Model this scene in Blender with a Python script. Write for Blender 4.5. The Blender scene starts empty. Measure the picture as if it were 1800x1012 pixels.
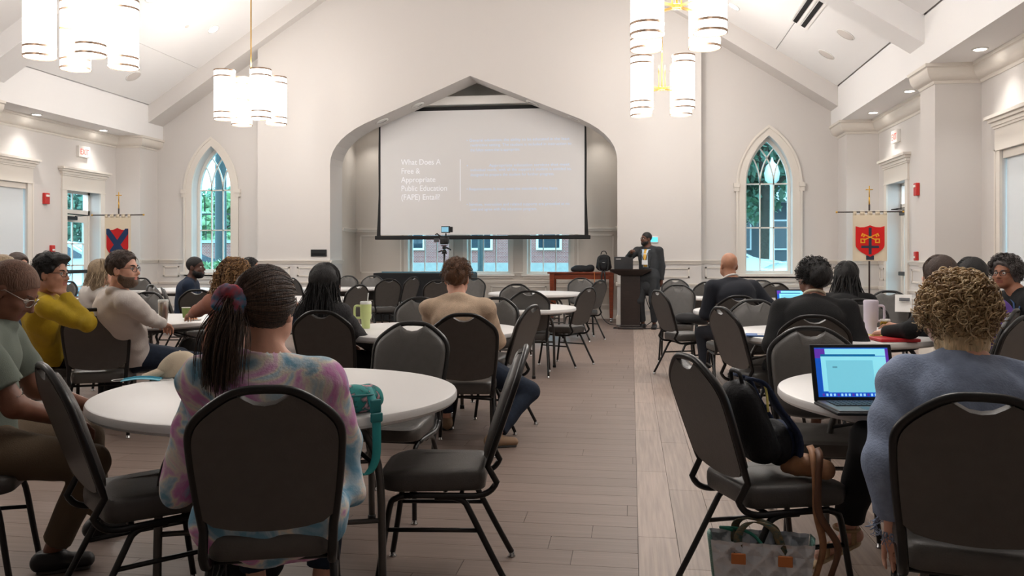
import bpy, math, random
import numpy as np
from mathutils import Vector, Matrix
from mathutils.geometry import tessellate_polygon

# ---------------------------------------------------------------- camera, world, exposure
SC = bpy.context.scene
COL = SC.collection
FPX, CXP, CYP, CAMH = 1480.0, 900.0, 450.0, 1.32          # focal length and horizon in 1800x1012 pixels
YAW = math.atan((1110 - 900) / FPX)
CS, SN = math.cos(YAW), math.sin(YAW)
cam = bpy.data.cameras.new('camera')
camo = bpy.data.objects.new('camera', cam)
COL.objects.link(camo)
camo.location = (0, 0, CAMH)
camo.rotation_euler = (math.pi / 2, 0, YAW)
cam.sensor_width = 36.0
cam.sensor_fit = 'HORIZONTAL'
cam.lens = FPX / 1800 * 36
cam.shift_y = -(506 - CYP) / 1800
cam.clip_start = 0.05
cam.clip_end = 300
SC.camera = camo
SC.view_settings.view_transform = 'Standard'
SC.view_settings.look = 'None'
SC.view_settings.gamma = 1.0
SC.view_settings.use_curve_mapping = False
SC.view_settings.exposure = 0.45

PENDANT_EMIT = 4.6
DOWN_EMIT = 16.0
DOWN_WATT = 42.0
SKY_STRENGTH = 4.2
WORLD = bpy.data.worlds.new('overcast_sky')
SC.world = WORLD
WORLD.use_nodes = True
_bg = WORLD.node_tree.nodes['Background']
_bg.inputs[0].default_value = (0.72, 0.88, 1.0, 1)
_bg.inputs[1].default_value = SKY_STRENGTH


def ray(x, y):
    u = (x - CXP) / FPX
    return np.array([-SN + u * CS, CS + u * SN, (CYP - y) / FPX])
def at_z(x, y, z):
    r = ray(x, y)
    return np.array([0, 0, CAMH]) + r * ((z - CAMH) / r[2])
def at_y(x, y, Y):
    r = ray(x, y)
    return np.array([0, 0, CAMH]) + r * (Y / r[1])
def at_d(x, y, D):
    return np.array([0, 0, CAMH]) + ray(x, y) * D


# ---------------------------------------------------------------- materials
def lin(c):
    o = []
    for v in c[:3]:
        v = v / 255.0
        o.append(v / 12.92 if v <= .04045 else ((v + .055) / 1.055) ** 2.4)
    return (*o, 1.0)
MATS = {}
def M(name, col=(200, 200, 200), rough=.5, metal=0.0, var=None, bump=None, emit=None, spec=.5, sheen=0, stretch=None, coat=0, detail=4, col2=None):
    """procedural principled material; var=(scale, amount) mottles the colour, bump=(scale, strength) fine relief"""
    if name in MATS:
        return MATS[name]
    m = bpy.data.materials.new(name)
    m.use_nodes = True
    nt = m.node_tree
    b = nt.nodes['Principled BSDF']
    b.inputs['Base Color'].default_value = lin(col)
    b.inputs['Roughness'].default_value = rough
    b.inputs['Metallic'].default_value = metal
    b.inputs['Specular IOR Level'].default_value = spec
    b.inputs['Sheen Weight'].default_value = sheen
    b.inputs['Coat Weight'].default_value = coat
    if emit:
        b.inputs['Emission Color'].default_value = lin(emit[0])
        b.inputs['Emission Strength'].default_value = emit[1]
    src = None
    if var or bump:
        tc = nt.nodes.new('ShaderNodeTexCoord')
        src = tc.outputs['Object']
        if stretch:
            mp = nt.nodes.new('ShaderNodeMapping')
            mp.inputs['Scale'].default_value = stretch
            nt.links.new(src, mp.inputs['Vector'])
            src = mp.outputs['Vector']
    if var:
        n = nt.nodes.new('ShaderNodeTexNoise')
        n.inputs['Scale'].default_value = var[0]
        n.inputs['Detail'].default_value = detail
        nt.links.new(src, n.inputs['Vector'])
        r = nt.nodes.new('ShaderNodeValToRGB')
        a = var[1]
        L = lin(col)
        lo = lin(col2) if col2 else tuple(v * (1 - a) for v in L[:3]) + (1,)
        hi = L if col2 else tuple(min(1, v * (1 + a)) for v in L[:3]) + (1,)
        r.color_ramp.elements[0].position = .33
        r.color_ramp.elements[1].position = .67
        r.color_ramp.elements[0].color = lo
        r.color_ramp.elements[1].color = hi
        nt.links.new(n.outputs['Fac'], r.inputs['Fac'])
        nt.links.new(r.outputs['Color'], b.inputs['Base Color'])
    if bump:
        n2 = nt.nodes.new('ShaderNodeTexNoise')
        n2.inputs['Scale'].default_value = bump[0]
        n2.inputs['Detail'].default_value = 3
        nt.links.new(src, n2.inputs['Vector'])
        bm = nt.nodes.new('ShaderNodeBump')
        bm.inputs['Strength'].default_value = bump[1]
        bm.inputs['Distance'].default_value = .01
        nt.links.new(n2.outputs['Fac'], bm.inputs['Height'])
        nt.links.new(bm.outputs['Normal'], b.inputs['Normal'])
    MATS[name] = m
    return m

def ramp_mat(name, stops, scale, rough=.8, detail=5, distort=0.6, bump=None):
    m = bpy.data.materials.new(name)
    m.use_nodes = True
    nt = m.node_tree
    b = nt.nodes['Principled BSDF']
    b.inputs['Roughness'].default_value = rough
    tc = nt.nodes.new('ShaderNodeTexCoord')
    n = nt.nodes.new('ShaderNodeTexNoise')
    n.inputs['Scale'].default_value = scale
    n.inputs['Detail'].default_value = detail
    n.inputs['Distortion'].default_value = distort
    nt.links.new(tc.outputs['Object'], n.inputs['Vector'])
    r = nt.nodes.new('ShaderNodeValToRGB')
    el = r.color_ramp.elements
    while len(el) < len(stops):
        el.new(.5)
    for e, (p, c) in zip(el, stops):
        e.position = p
        e.color = lin(c)
    nt.links.new(n.outputs['Fac'], r.inputs['Fac'])
    nt.links.new(r.outputs['Color'], b.inputs['Base Color'])
    if bump:
        n2 = nt.nodes.new('ShaderNodeTexNoise')
        n2.inputs['Scale'].default_value = bump[0]
        nt.links.new(tc.outputs['Object'], n2.inputs['Vector'])
        bm = nt.nodes.new('ShaderNodeBump')
        bm.inputs['Strength'].default_value = bump[1]
        bm.inputs['Distance'].default_value = .01
        nt.links.new(n2.outputs['Fac'], bm.inputs['Height'])
        nt.links.new(bm.outputs['Normal'], b.inputs['Normal'])
    MATS[name] = m
    return m

def glass_mat():
    m = bpy.data.materials.new('window_glass')
    m.use_nodes = True
    nt = m.node_tree
    nt.nodes.clear()
    o = nt.nodes.new('ShaderNodeOutputMaterial')
    t = nt.nodes.new('ShaderNodeBsdfTransparent')
    t.inputs[0].default_value = (.70, .90, .95, 1)
    g = nt.nodes.new('ShaderNodeBsdfGlossy')
    g.inputs['Roughness'].default_value = .02
    mx = nt.nodes.new('ShaderNodeMixShader')
    f = nt.nodes.new('ShaderNodeLayerWeight')
    f.inputs[0].default_value = .5
    pw = nt.nodes.new('ShaderNodeMath'); pw.operation = 'POWER'; pw.inputs[1].default_value = 4.0
    nt.links.new(f.outputs['Facing'], pw.inputs[0])
    ma = nt.nodes.new('ShaderNodeMath'); ma.operation = 'MULTIPLY_ADD'; ma.inputs[1].default_value = .6; ma.inputs[2].default_value = .02
    nt.links.new(pw.outputs[0], ma.inputs[0])
    nt.links.new(ma.outputs[0], mx.inputs[0])
    nt.links.new(t.outputs[0], mx.inputs[1])
    nt.links.new(g.outputs[0], mx.inputs[2])
    nt.links.new(mx.outputs[0], o.inputs[0])
    MATS['glass'] = m
    return m
glass_mat()

M('wall', (212, 207, 203), .75, bump=(60, .02))
M('alcove', (202, 193, 183), .75)
M('ceil', (238, 236, 235), .8)
M('trim', (224, 217, 208), .45)
M('white_trim', (232, 226, 218), .45)
M('vinyl', (80, 77, 74), .42, bump=(180, .12), var=(25, .06))
M('frame', (20, 19, 19), .34, spec=.45)
M('chrome', (190, 190, 190), .2, 1)
M('plastic_white', (226, 224, 222), .42, bump=(260, .05))
M('leg_grey', (92, 90, 88), .4, .5)
M('brass', (200, 160, 90), .3, 1)
M('black', (16, 16, 17), .5)
M('black_cloth', (18, 19, 22), .9, sheen=.1)
M('bulb_shade', (255, 250, 240), .6, emit=((255, 249, 243), PENDANT_EMIT))
M('downlight_lens', (255, 250, 240), .6, emit=((255, 249, 242), DOWN_EMIT))
M('lamp_band', (165, 140, 120), .35, .6)
M('dark_wood', (42, 31, 27), .4, var=(8, .3), stretch=(1, 1, 8))
M('red_wood', (120, 52, 24), .35, var=(6, .25), stretch=(1, 8, 8))
M('screen_fabric', (228, 227, 227), .85)
M('screen_black', (14, 14, 15), .7)
M('red_sign', (190, 40, 34), .4)


# ---------------------------------------------------------------- mesh building
class MB:
    def __init__(s):
        s.v = []; s.f = []; s.mi = []; s.cur = 0
    def add(s, vs, fs):
        o = len(s.v)
        s.v += [tuple(float(c) for c in p) for p in vs]
        for f in fs:
            s.f.append(tuple(i + o for i in f)); s.mi.append(s.cur)
        return s
    def box(s, c, d, R=None):
        x, y, z = [v / 2 for v in d]
        P = [Vector(p) for p in ((-x,-y,-z),(x,-y,-z),(x,y,-z),(-x,y,-z),(-x,-y,z),(x,-y,z),(x,y,z),(-x,y,z))]
        if R is not None:
            P = [R @ p for p in P]
        c = Vector(c)
        return s.add([p + c for p in P], [(0,3,2,1),(4,5,6,7),(0,1,5,4),(1,2,6,5),(2,3,7,6),(3,0,4,7)])
    def bb(s, x0, x1, y0, y1, z0, z1):
        return s.box(((x0+x1)/2, (y0+y1)/2, (z0+z1)/2), (abs(x1-x0), abs(y1-y0), abs(z1-z0)))
    def rbox(s, c, d, r=.01, R=None, seg=2):
        """rounded box (all edges eased)"""
        vs = []; hx, hy, hz = [max(v/2 - r, 1e-4) for v in d]
        n = seg + 1
        rings = []
        prof = [(-hz - r*math.cos(a), r*math.sin(a)) for a in [math.pi/2*k/n for k in range(n+1)]]
        prof += [(hz + r*math.sin(a), r*math.cos(a)) for a in [math.pi/2*k/n for k in range(n+1)]]
        for z, rr in prof:
            ring = []
            for q, (sx, sy) in enumerate(((1,1),(-1,1),(-1,-1),(1,-1))):
                for k in range(n+1):
                    a = math.pi/2*(q + k/n)
                    ring.append(Vector((sx*hx + rr*math.cos(a), sy*hy + rr*math.sin(a), z)))
            rings.append(ring)
        return s.rings([[(R @ p if R is not None else p) + Vector(c) for p in ring] for ring in rings])
    def rings(s, rings, closed=True, cap=True):
        n = len(rings[0]); vs = [p for r in rings for p in r]; fs = []
        for i in range(len(rings)-1):
            for j in range(n if closed else n-1):
                k = (j+1) % n
                fs.append((i*n+j, i*n+k, (i+1)*n+k, (i+1)*n+j))
        if cap and closed:
            fs.append(tuple(range(n-1, -1, -1)))
            fs.append(tuple((len(rings)-1)*n + j for j in range(n)))
        return s.add(vs, fs)
    def lathe(s, prof, c=(0,0,0), n=24, cap=True):
        return s.rings([[(c[0]+r*math.cos(2*math.pi*k/n), c[1]+r*math.sin(2*math.pi*k/n), c[2]+z) for k in range(n)] for r, z in prof], cap=cap)
    def tube(s, path, r, n=8, closed=False, flat=None):
        P = [Vector(p) for p in path]
        m = len(P); rings = []; up = None
        for i, p in enumerate(P):
            a = P[(i-1) % m] if (i > 0 or closed) else p
            b = P[(i+1) % m] if (i < m-1 or closed) else p
            t = (b - a).normalized()
            if up is None:
                up = Vector((0,0,1)) if abs(t.z) < .9 else Vector((1,0,0))
            sd = t.cross(up)
            if sd.length < 1e-5: sd = t.orthogonal()
            sd.normalize(); up = sd.cross(t).normalized()
            rr = r[i] if isinstance(r, (list, tuple)) else r
            fx, fy = flat if flat else (1, 1)
            rings.append([p + sd*(rr*fx*math.cos(2*math.pi*k/n)) + up*(rr*fy*math.sin(2*math.pi*k/n)) for k in range(n)])
        if closed:
            rings.append(rings[0])
        return s.rings(rings, cap=not closed)
    def ribbon(s, path, w, th, side):
        """flat strap along a path, width along the vector side"""
        P = [Vector(p) for p in path]; sd = Vector(side).normalized(); rings = []
        for i, p in enumerate(P):
            t = (P[min(i+1, len(P)-1)] - P[max(i-1, 0)]).normalized()
            nn = t.cross(sd).normalized()
            rings.append([p - sd*w/2 - nn*th/2, p + sd*w/2 - nn*th/2, p + sd*w/2 + nn*th/2, p - sd*w/2 + nn*th/2])
        return s.rings(rings)
    def prism(s, outer, holes, to3, d0, d1):
        """solid plate: outline and holes in 2D, to3(u, v, d) gives the 3D point"""
        loops = [outer] + list(holes)
        tris = tessellate_polygon([[Vector((u, v, 0)) for u, v in L] for L in loops])
        flat = [p for L in loops for p in L]; n = len(flat)
        vs = [to3(u, v, d0) for u, v in flat] + [to3(u, v, d1) for u, v in flat]
        fs = []
        for t in tris:
            fs.append(tuple(t)); fs.append(tuple(i + n for i in reversed(t)))
        o = 0
        for L in loops:
            m = len(L)
            for i in range(m):
                j = (i+1) % m
                fs.append((o+i, o+j, o+j+n, o+i+n))
            o += m
        return s.add(vs, fs)
    def mesh(s, name, mats, smooth=False, fix=True):
        me = bpy.data.meshes.new(name)
        me.from_pydata(s.v, [], s.f)
        for m in (mats if isinstance(mats, (list, tuple)) else [mats]):
            me.materials.append(MATS[m] if isinstance(m, str) else m)
        if any(s.mi):
            me.polygons.foreach_set('material_index', s.mi)
        me.update()
        if fix:
            import bmesh
            b = bmesh.new(); b.from_mesh(me)
            bmesh.ops.recalc_face_normals(b, faces=b.faces)
            b.to_mesh(me); b.free()
        if smooth:
            smooth_mesh(me, smooth)
        return me
    def build(s, name, mats, parent=None, smooth=False, **k):
        return link(name, s.mesh(name, mats, smooth), parent)

def smooth_mesh(me, ang=True):
    me.polygons.foreach_set('use_smooth', [True]*len(me.polygons))
    if ang is not True:
        try: me.set_sharp_from_angle(angle=math.radians(ang))
        except Exception: pass

def link(name, data, parent=None):
    o = bpy.data.objects.new(name, data)
    COL.objects.link(o)
    if parent is not None: o.parent = parent
    return o
def tag(o, label=None, cat=None, group=None, kind=None):
    if label: o['label'] = label
    if cat: o['category'] = cat
    if group: o['group'] = group
    if kind: o['kind'] = kind
    return o
def thing(name, label, cat, loc=(0,0,0), rz=0.0, group=None):
    o = link(name, None)
    o.empty_display_size = .1
    o.location = loc; o.rotation_euler = (0, 0, rz)
    return tag(o, label, cat, group)
def structure(name, label, cat, data=None):
    return tag(link(name, data), label, cat, kind='structure')
def copy_tree(o, parent=None):
    c = o.copy(); COL.objects.link(c)
    if parent is not None: c.parent = parent
    for ch in list(o.children):
        copy_tree(ch, c)
    return c
def lerp(a, b, t): return a + (b - a) * t
def vec(*a): return np.array(a, float)

# ---------------------------------------------------------------- implicit-surface bodies
class Field:
    """signed-distance grid; primitives are blended in locally, the surface comes out as one mesh"""
    def __init__(s, lo, hi, h):
        s.h = h; s.lo = np.array(lo, float)
        s.n = np.maximum(np.ceil((np.array(hi) - s.lo) / h).astype(int) + 1, 4)
        s.F = np.full(s.n, .5, np.float32)
    def sub(s, lo, hi):
        a = np.clip(np.floor((np.array(lo) - s.lo) / s.h).astype(int), 0, s.n - 1)
        b = np.clip(np.ceil((np.array(hi) - s.lo) / s.h).astype(int) + 1, a + 1, s.n)
        ax = [(s.lo[i] + s.h * np.arange(a[i], b[i])).astype(np.float32) for i in range(3)]
        return tuple(slice(a[i], b[i]) for i in range(3)), np.meshgrid(*ax, indexing='ij', sparse=True)
    def put(s, sl, d, k, neg=False):
        A = s.F[sl]
        if neg:
            d = -d; h = np.maximum(k - np.abs(A - d), 0) / k
            s.F[sl] = np.maximum(A, d) + h*h*k*.25
        else:
            h = np.maximum(k - np.abs(A - d), 0) / k
            s.F[sl] = np.minimum(A, d) - h*h*k*.25
    def cap(s, a, b, ra, rb=None, k=.02, neg=False):
        a = np.array(a, float); b = np.array(b, float); rb = ra if rb is None else rb
        m = max(ra, rb) + k + 3*s.h
        sl, (X, Y, Z) = s.sub(np.minimum(a, b) - m, np.maximum(a, b) + m)
        ab = b - a; L = max(ab @ ab, 1e-9)
        t = np.clip(((X-a[0])*ab[0] + (Y-a[1])*ab[1] + (Z-a[2])*ab[2]) / L, 0, 1)
        d = np.sqrt((X-a[0]-t*ab[0])**2 + (Y-a[1]-t*ab[1])**2 + (Z-a[2]-t*ab[2])**2) - (ra + (rb-ra)*t)
        s.put(sl, d, k, neg)
    def ecap(s, a, b, wa, wb, side, k=.03, neg=False):
        """elliptical capsule; wa, wb = (half width along side, half depth) at either end"""
        a = np.array(a, float); b = np.array(b, float); sd = np.array(side, float); sd /= np.linalg.norm(sd)
        m = max(*wa, *wb) + k + 3*s.h
        sl, (X, Y, Z) = s.sub(np.minimum(a, b) - m, np.maximum(a, b) + m)
        ab = b - a; L = max(ab @ ab, 1e-9); ax = ab / math.sqrt(L)
        sd = sd - ax*(sd @ ax); sd /= np.linalg.norm(sd); fr = np.cross(ax, sd)
        t = np.clip(((X-a[0])*ab[0] + (Y-a[1])*ab[1] + (Z-a[2])*ab[2]) / L, 0, 1)
        qx, qy, qz = X-a[0]-t*ab[0], Y-a[1]-t*ab[1], Z-a[2]-t*ab[2]
        w = wa[0] + (wb[0]-wa[0])*t; dd = wa[1] + (wb[1]-wa[1])*t
        e0 = (qx*sd[0]+qy*sd[1]+qz*sd[2]) / w; e1 = (qx*fr[0]+qy*fr[1]+qz*fr[2]) / dd
        mn = np.minimum(w, dd); e2 = (qx*ax[0]+qy*ax[1]+qz*ax[2]) / mn
        r = np.sqrt(e0*e0+e1*e1+e2*e2)
        g = np.sqrt((e0/w)**2 + (e1/dd)**2 + (e2/mn)**2) + 1e-6
        s.put(sl, np.where(r > 1e-3, r*(r-1)/g, -mn), k, neg)
    def ell(s, c, r, R=None, k=.02, neg=False):
        c = np.array(c, float); r = np.array(r, float)
        m = r.max() + k + 3*s.h
        sl, (X, Y, Z) = s.sub(c - m, c + m)
        x, y, z = X-c[0], Y-c[1], Z-c[2]
        if R is not None:
            x, y, z = (x*R[0][0]+y*R[1][0]+z*R[2][0], x*R[0][1]+y*R[1][1]+z*R[2][1], x*R[0][2]+y*R[1][2]+z*R[2][2])
        k0 = np.sqrt((x/r[0])**2 + (y/r[1])**2 + (z/r[2])**2)
        k1 = np.sqrt((x/r[0]**2)**2 + (y/r[1]**2)**2 + (z/r[2]**2)**2) + 1e-6
        s.put(sl, np.where(k0 > 1e-3, k0*(k0-1)/k1, -r.min()), k, neg)
    def cut(s, c, n, rad):
        """slice away what lies beyond the plane (c, n) within rad of c"""
        c = np.array(c, float); n = np.array(n, float); n /= np.linalg.norm(n)
        sl, (X, Y, Z) = s.sub(c - rad, c + rad)
        d = (X-c[0])*n[0] + (Y-c[1])*n[1] + (Z-c[2])*n[2]
        q = np.sqrt((X-c[0])**2 + (Y-c[1])**2 + (Z-c[2])**2)
        A = s.F[sl]
        s.F[sl] = np.where(q < rad, np.maximum(A, d), A)
    def wrinkle(s, amp, freq, seed=0):
        rs = np.random.RandomState(seed)
        sl, (X, Y, Z) = s.sub(s.lo, s.lo + s.h*s.n)
        N = 0
        for i in range(5):
            w = rs.normal(size=3); w *= freq*(.6 + .5*i) / np.linalg.norm(w)
            v = rs.normal(size=3); v *= freq*.35 / np.linalg.norm(v)
            N = N + np.sin(X*w[0]+Y*w[1]+Z*w[2] + 1.7*np.sin(X*v[0]+Y*v[1]+Z*v[2]+i) + i*2.1) / (1+.4*i)
        s.F += (amp*N/2).astype(np.float32)
    def surface(s):
        F = s.F; F[0,:,:] = F[-1,:,:] = .1; F[:,0,:] = F[:,-1,:] = .1; F[:,:,0] = F[:,:,-1] = .1
        I = F < 0; n = np.array(F.shape)
        c8 = [(i, j, k) for i in (0, 1) for j in (0, 1) for k in (0, 1)]
        cnt = np.zeros(n-1, np.int8)
        for i, j, k in c8:
            cnt += I[i:n[0]-1+i, j:n[1]-1+j, k:n[2]-1+k]
        A = np.argwhere((cnt > 0) & (cnt < 8))
        if len(A) == 0: return np.zeros((0, 3)), np.zeros((0, 4), int)
        P = np.zeros((len(A), 3)); C = np.zeros(len(A))
        val = {c: F[A[:,0]+c[0], A[:,1]+c[1], A[:,2]+c[2]] for c in c8}
        for c in c8:
            for ax in range(3):
                if c[ax]: continue
                d = list(c); d[ax] = 1; f0 = val[c]; f1 = val[tuple(d)]
                m = (f0 < 0) != (f1 < 0)
                t = f0[m] / (f0[m] - f1[m])
                q = np.tile(np.array(c, float), (m.sum(), 1)); q[:, ax] = t
                P[m] += q; C[m] += 1
        V = s.lo + s.h * (A + P / C[:, None])
        idx = -np.ones(n-1, int); idx[tuple(A.T)] = np.arange(len(A))
        Q = []
        for ax in range(3):
            s0 = [slice(1, n[i]-1) for i in range(3)]; s0[ax] = slice(0, n[ax]-1)
            s1 = list(s0); s1[ax] = slice(1, n[ax])
            a, b = I[tuple(s0)], I[tuple(s1)]
            E = np.argwhere(a != b)
            off = np.array([1, 1, 1]); off[ax] = 0
            flip = a[tuple(E.T)]
            E = E + off
            u, v = (ax+1) % 3, (ax+2) % 3
            def cell(du, dv):
                G = E.copy(); G[:, u] -= du; G[:, v] -= dv
                return idx[tuple(G.T)]
            q = np.stack([cell(1, 1), cell(0, 1), cell(0, 0), cell(1, 0)], 1)
            q[~flip] = q[~flip][:, ::-1]
            Q.append(q)
        Q = np.concatenate(Q)
        return V, Q[(Q >= 0).all(1)]

def np_mesh(name, V, Q, mats, mi=None, smooth=True):
    me = bpy.data.meshes.new(name)
    V = np.asarray(V, np.float32); Q = np.asarray(Q, np.int32); w = Q.shape[1]
    me.vertices.add(len(V)); me.vertices.foreach_set('co', V.ravel())
    me.loops.add(Q.size); me.loops.foreach_set('vertex_index', Q.ravel())
    me.polygons.add(len(Q)); me.polygons.foreach_set('loop_start', np.arange(0, Q.size, w, dtype=np.int32))
    try: me.polygons.foreach_set('loop_total', np.full(len(Q), w, np.int32))
    except Exception: pass
    for m in (mats if isinstance(mats, (list, tuple)) else [mats]):
        me.materials.append(MATS[m] if isinstance(m, str) else m)
    if mi is not None: me.polygons.foreach_set('material_index', np.asarray(mi, np.int32))
    if smooth: me.polygons.foreach_set('use_smooth', np.ones(len(Q), bool))
    me.update(calc_edges=True); me.validate()
    return me

def strands(paths, r0, r1, sides=4):
    """many tapering tubes at once: paths (n, m, 3)"""
    P = np.asarray(paths, float); n, m, _ = P.shape
    T = np.gradient(P, axis=1); T /= np.linalg.norm(T, axis=2, keepdims=True) + 1e-9
    ref = np.where(np.abs(T[..., 2:3]) < .8, np.array([0, 0, 1.]), np.array([1., 0, 0]))
    S = np.cross(T, ref); S /= np.linalg.norm(S, axis=2, keepdims=True) + 1e-9
    U = np.cross(S, T)
    t = np.linspace(0, 1, m)[None, :, None]
    R = (r0 + (r1 - r0) * t) * np.clip(np.minimum(t*8 + .4, 1), 0, 1)
    V = np.stack([P + S*R*math.cos(2*math.pi*k/sides) + U*R*math.sin(2*math.pi*k/sides) for k in range(sides)], 2)
    V = V.reshape(-1, 3)
    base = (np.arange(n)[:, None, None]*m + np.arange(m-1)[None, :, None])*sides
    k = np.arange(sides)[None, None, :]; k2 = (k+1) % sides
    Q = np.stack([base+k, base+k2, base+sides+k2, base+sides+k], -1).reshape(-1, 4)
    return V, Q, np.repeat(np.arange(n), (m-1)*sides)

def rotz(a):
    c, s = math.cos(a), math.sin(a)
    return np.array([[c, -s, 0], [s, c, 0], [0, 0, 1.]])
def rotx(a):
    c, s = math.cos(a), math.sin(a)
    return np.array([[1, 0, 0], [0, c, -s], [0, s, c]])
def roty(a):
    c, s = math.cos(a), math.sin(a)
    return np.array([[c, 0, s], [0, 1, 0], [-s, 0, c]])
def unit(v):
    v = np.array(v, float); return v / (np.linalg.norm(v) + 1e-9)

def ik(a, b, l1, l2, pole):
    """middle joint between a and b"""
    a = np.array(a, float); b = np.array(b, float); d = b - a; L = np.linalg.norm(d)
    if L > (l1+l2)*.995:
        b = a + d/L*(l1+l2)*.995; d = b - a; L = np.linalg.norm(d)
    x = (l1*l1 - l2*l2 + L*L) / (2*L); h = math.sqrt(max(l1*l1 - x*x, 0))
    n = d / L; p = np.array(pole, float); p = p - n*(p @ n)
    return a + n*x + unit(p)*h, b

def hair_cap(style, h=.0055):
    """hair volume in head space (front +y, up +z); returns verts, quads"""
    f = Field((-.17, -.22, -.34), (.17, .16, .2), h)
    t = {'buzz': .003, 'short': .012, 'quiff': .014}.get(style, .014)
    f.ell((0, -.014, .038), (.077+t, .097+t, .09+t), k=.01)
    hl_y = [-.14, -.06, -.035, -.02, .0, .04, .07, .09, .13]
    hl_z = [-.08, -.075, -.055, .005, -.005, .02, .075, .098, .11]
    if style == 'buzz':
        hl_z = [-.06, -.055, -.03, .0, -.02, .03, .06, .08, .1]
    if style == 'quiff':
        f.ell((0, .03, .105), (.075, .085, .04), k=.03)
        f.ell((0, -.04, .09), (.08, .08, .05), k=.03)
    if style == 'tousled':
        f.ell((0, .0, .085), (.082, .095, .062), k=.03)
        f.ell((0, -.085, .03), (.07, .04, .07), k=.03)
    if style == 'bun':
        f.ell((0, -.095, .02), (.088, .065, .085), k=.03)
        f.ell((0, -.03, .06), (.093, .1, .085), k=.03)
    if style in ('long', 'bob', 'dreads', 'afro', 'curly', 'longback'):
        q_ = .9 if style in ('afro', 'curly') else 1.0
        f.ell((0, -.02, .035), (.096*q_, .115*q_, .105*q_), k=.02)
        bot = {'long': -.30, 'bob': -.13, 'dreads': -.16, 'afro': -.06, 'curly': -.1, 'longback': -.24}[style]
        w = {'afro': (.098, .092), 'curly': (.094, .088)}.get(style, (.098, .09))
        f.ecap((0, -.03, .04), (0, -.05, bot), w, (w[0]*.95, w[1]*.72), (1, 0, 0), k=.03)
        hl_z = [-.4]*4 + ([-.4, -.04, .03, .075, .1] if style not in ('afro',) else [-.05, .02, .075, .1, .12])
        hl_y = [-.14, -.06, -.035, -.01, .01, .045, .07, .09, .13]
    sl, (X, Y, Z) = f.sub(f.lo, f.lo + f.h*f.n)
    f.F = np.maximum(f.F, (np.interp(Y, hl_y, hl_z) - Z)*.8).astype(np.float32)
    if style in ('long', 'bob', 'longback', 'curly', 'afro', 'dreads'):
        f.ell((0, .085, -.06), (.07, .085, .12), k=.02, neg=True)
        f.cap((0, -.005, -.06), (0, -.02, -.5), .05, .06, k=.01, neg=True)
    amp = {'buzz': .0, 'short': .006, 'quiff': .007, 'tousled': .009, 'bun': .006, 'afro': .012, 'curly': .012}.get(style, .003)
    if amp: f.wrinkle(amp, 60, 3)
    return f.surface()

def skull_pt(d, off=0.0):
    """point on the scalp in the direction d (n, 3)"""
    d = d / np.linalg.norm(d, axis=-1, keepdims=True)
    R = np.array([.077, .097, .09]) + off
    s = 1/np.sqrt(((d/R)**2).sum(-1, keepdims=True))
    return d*s + np.array([0, -.014, .038])

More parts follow.
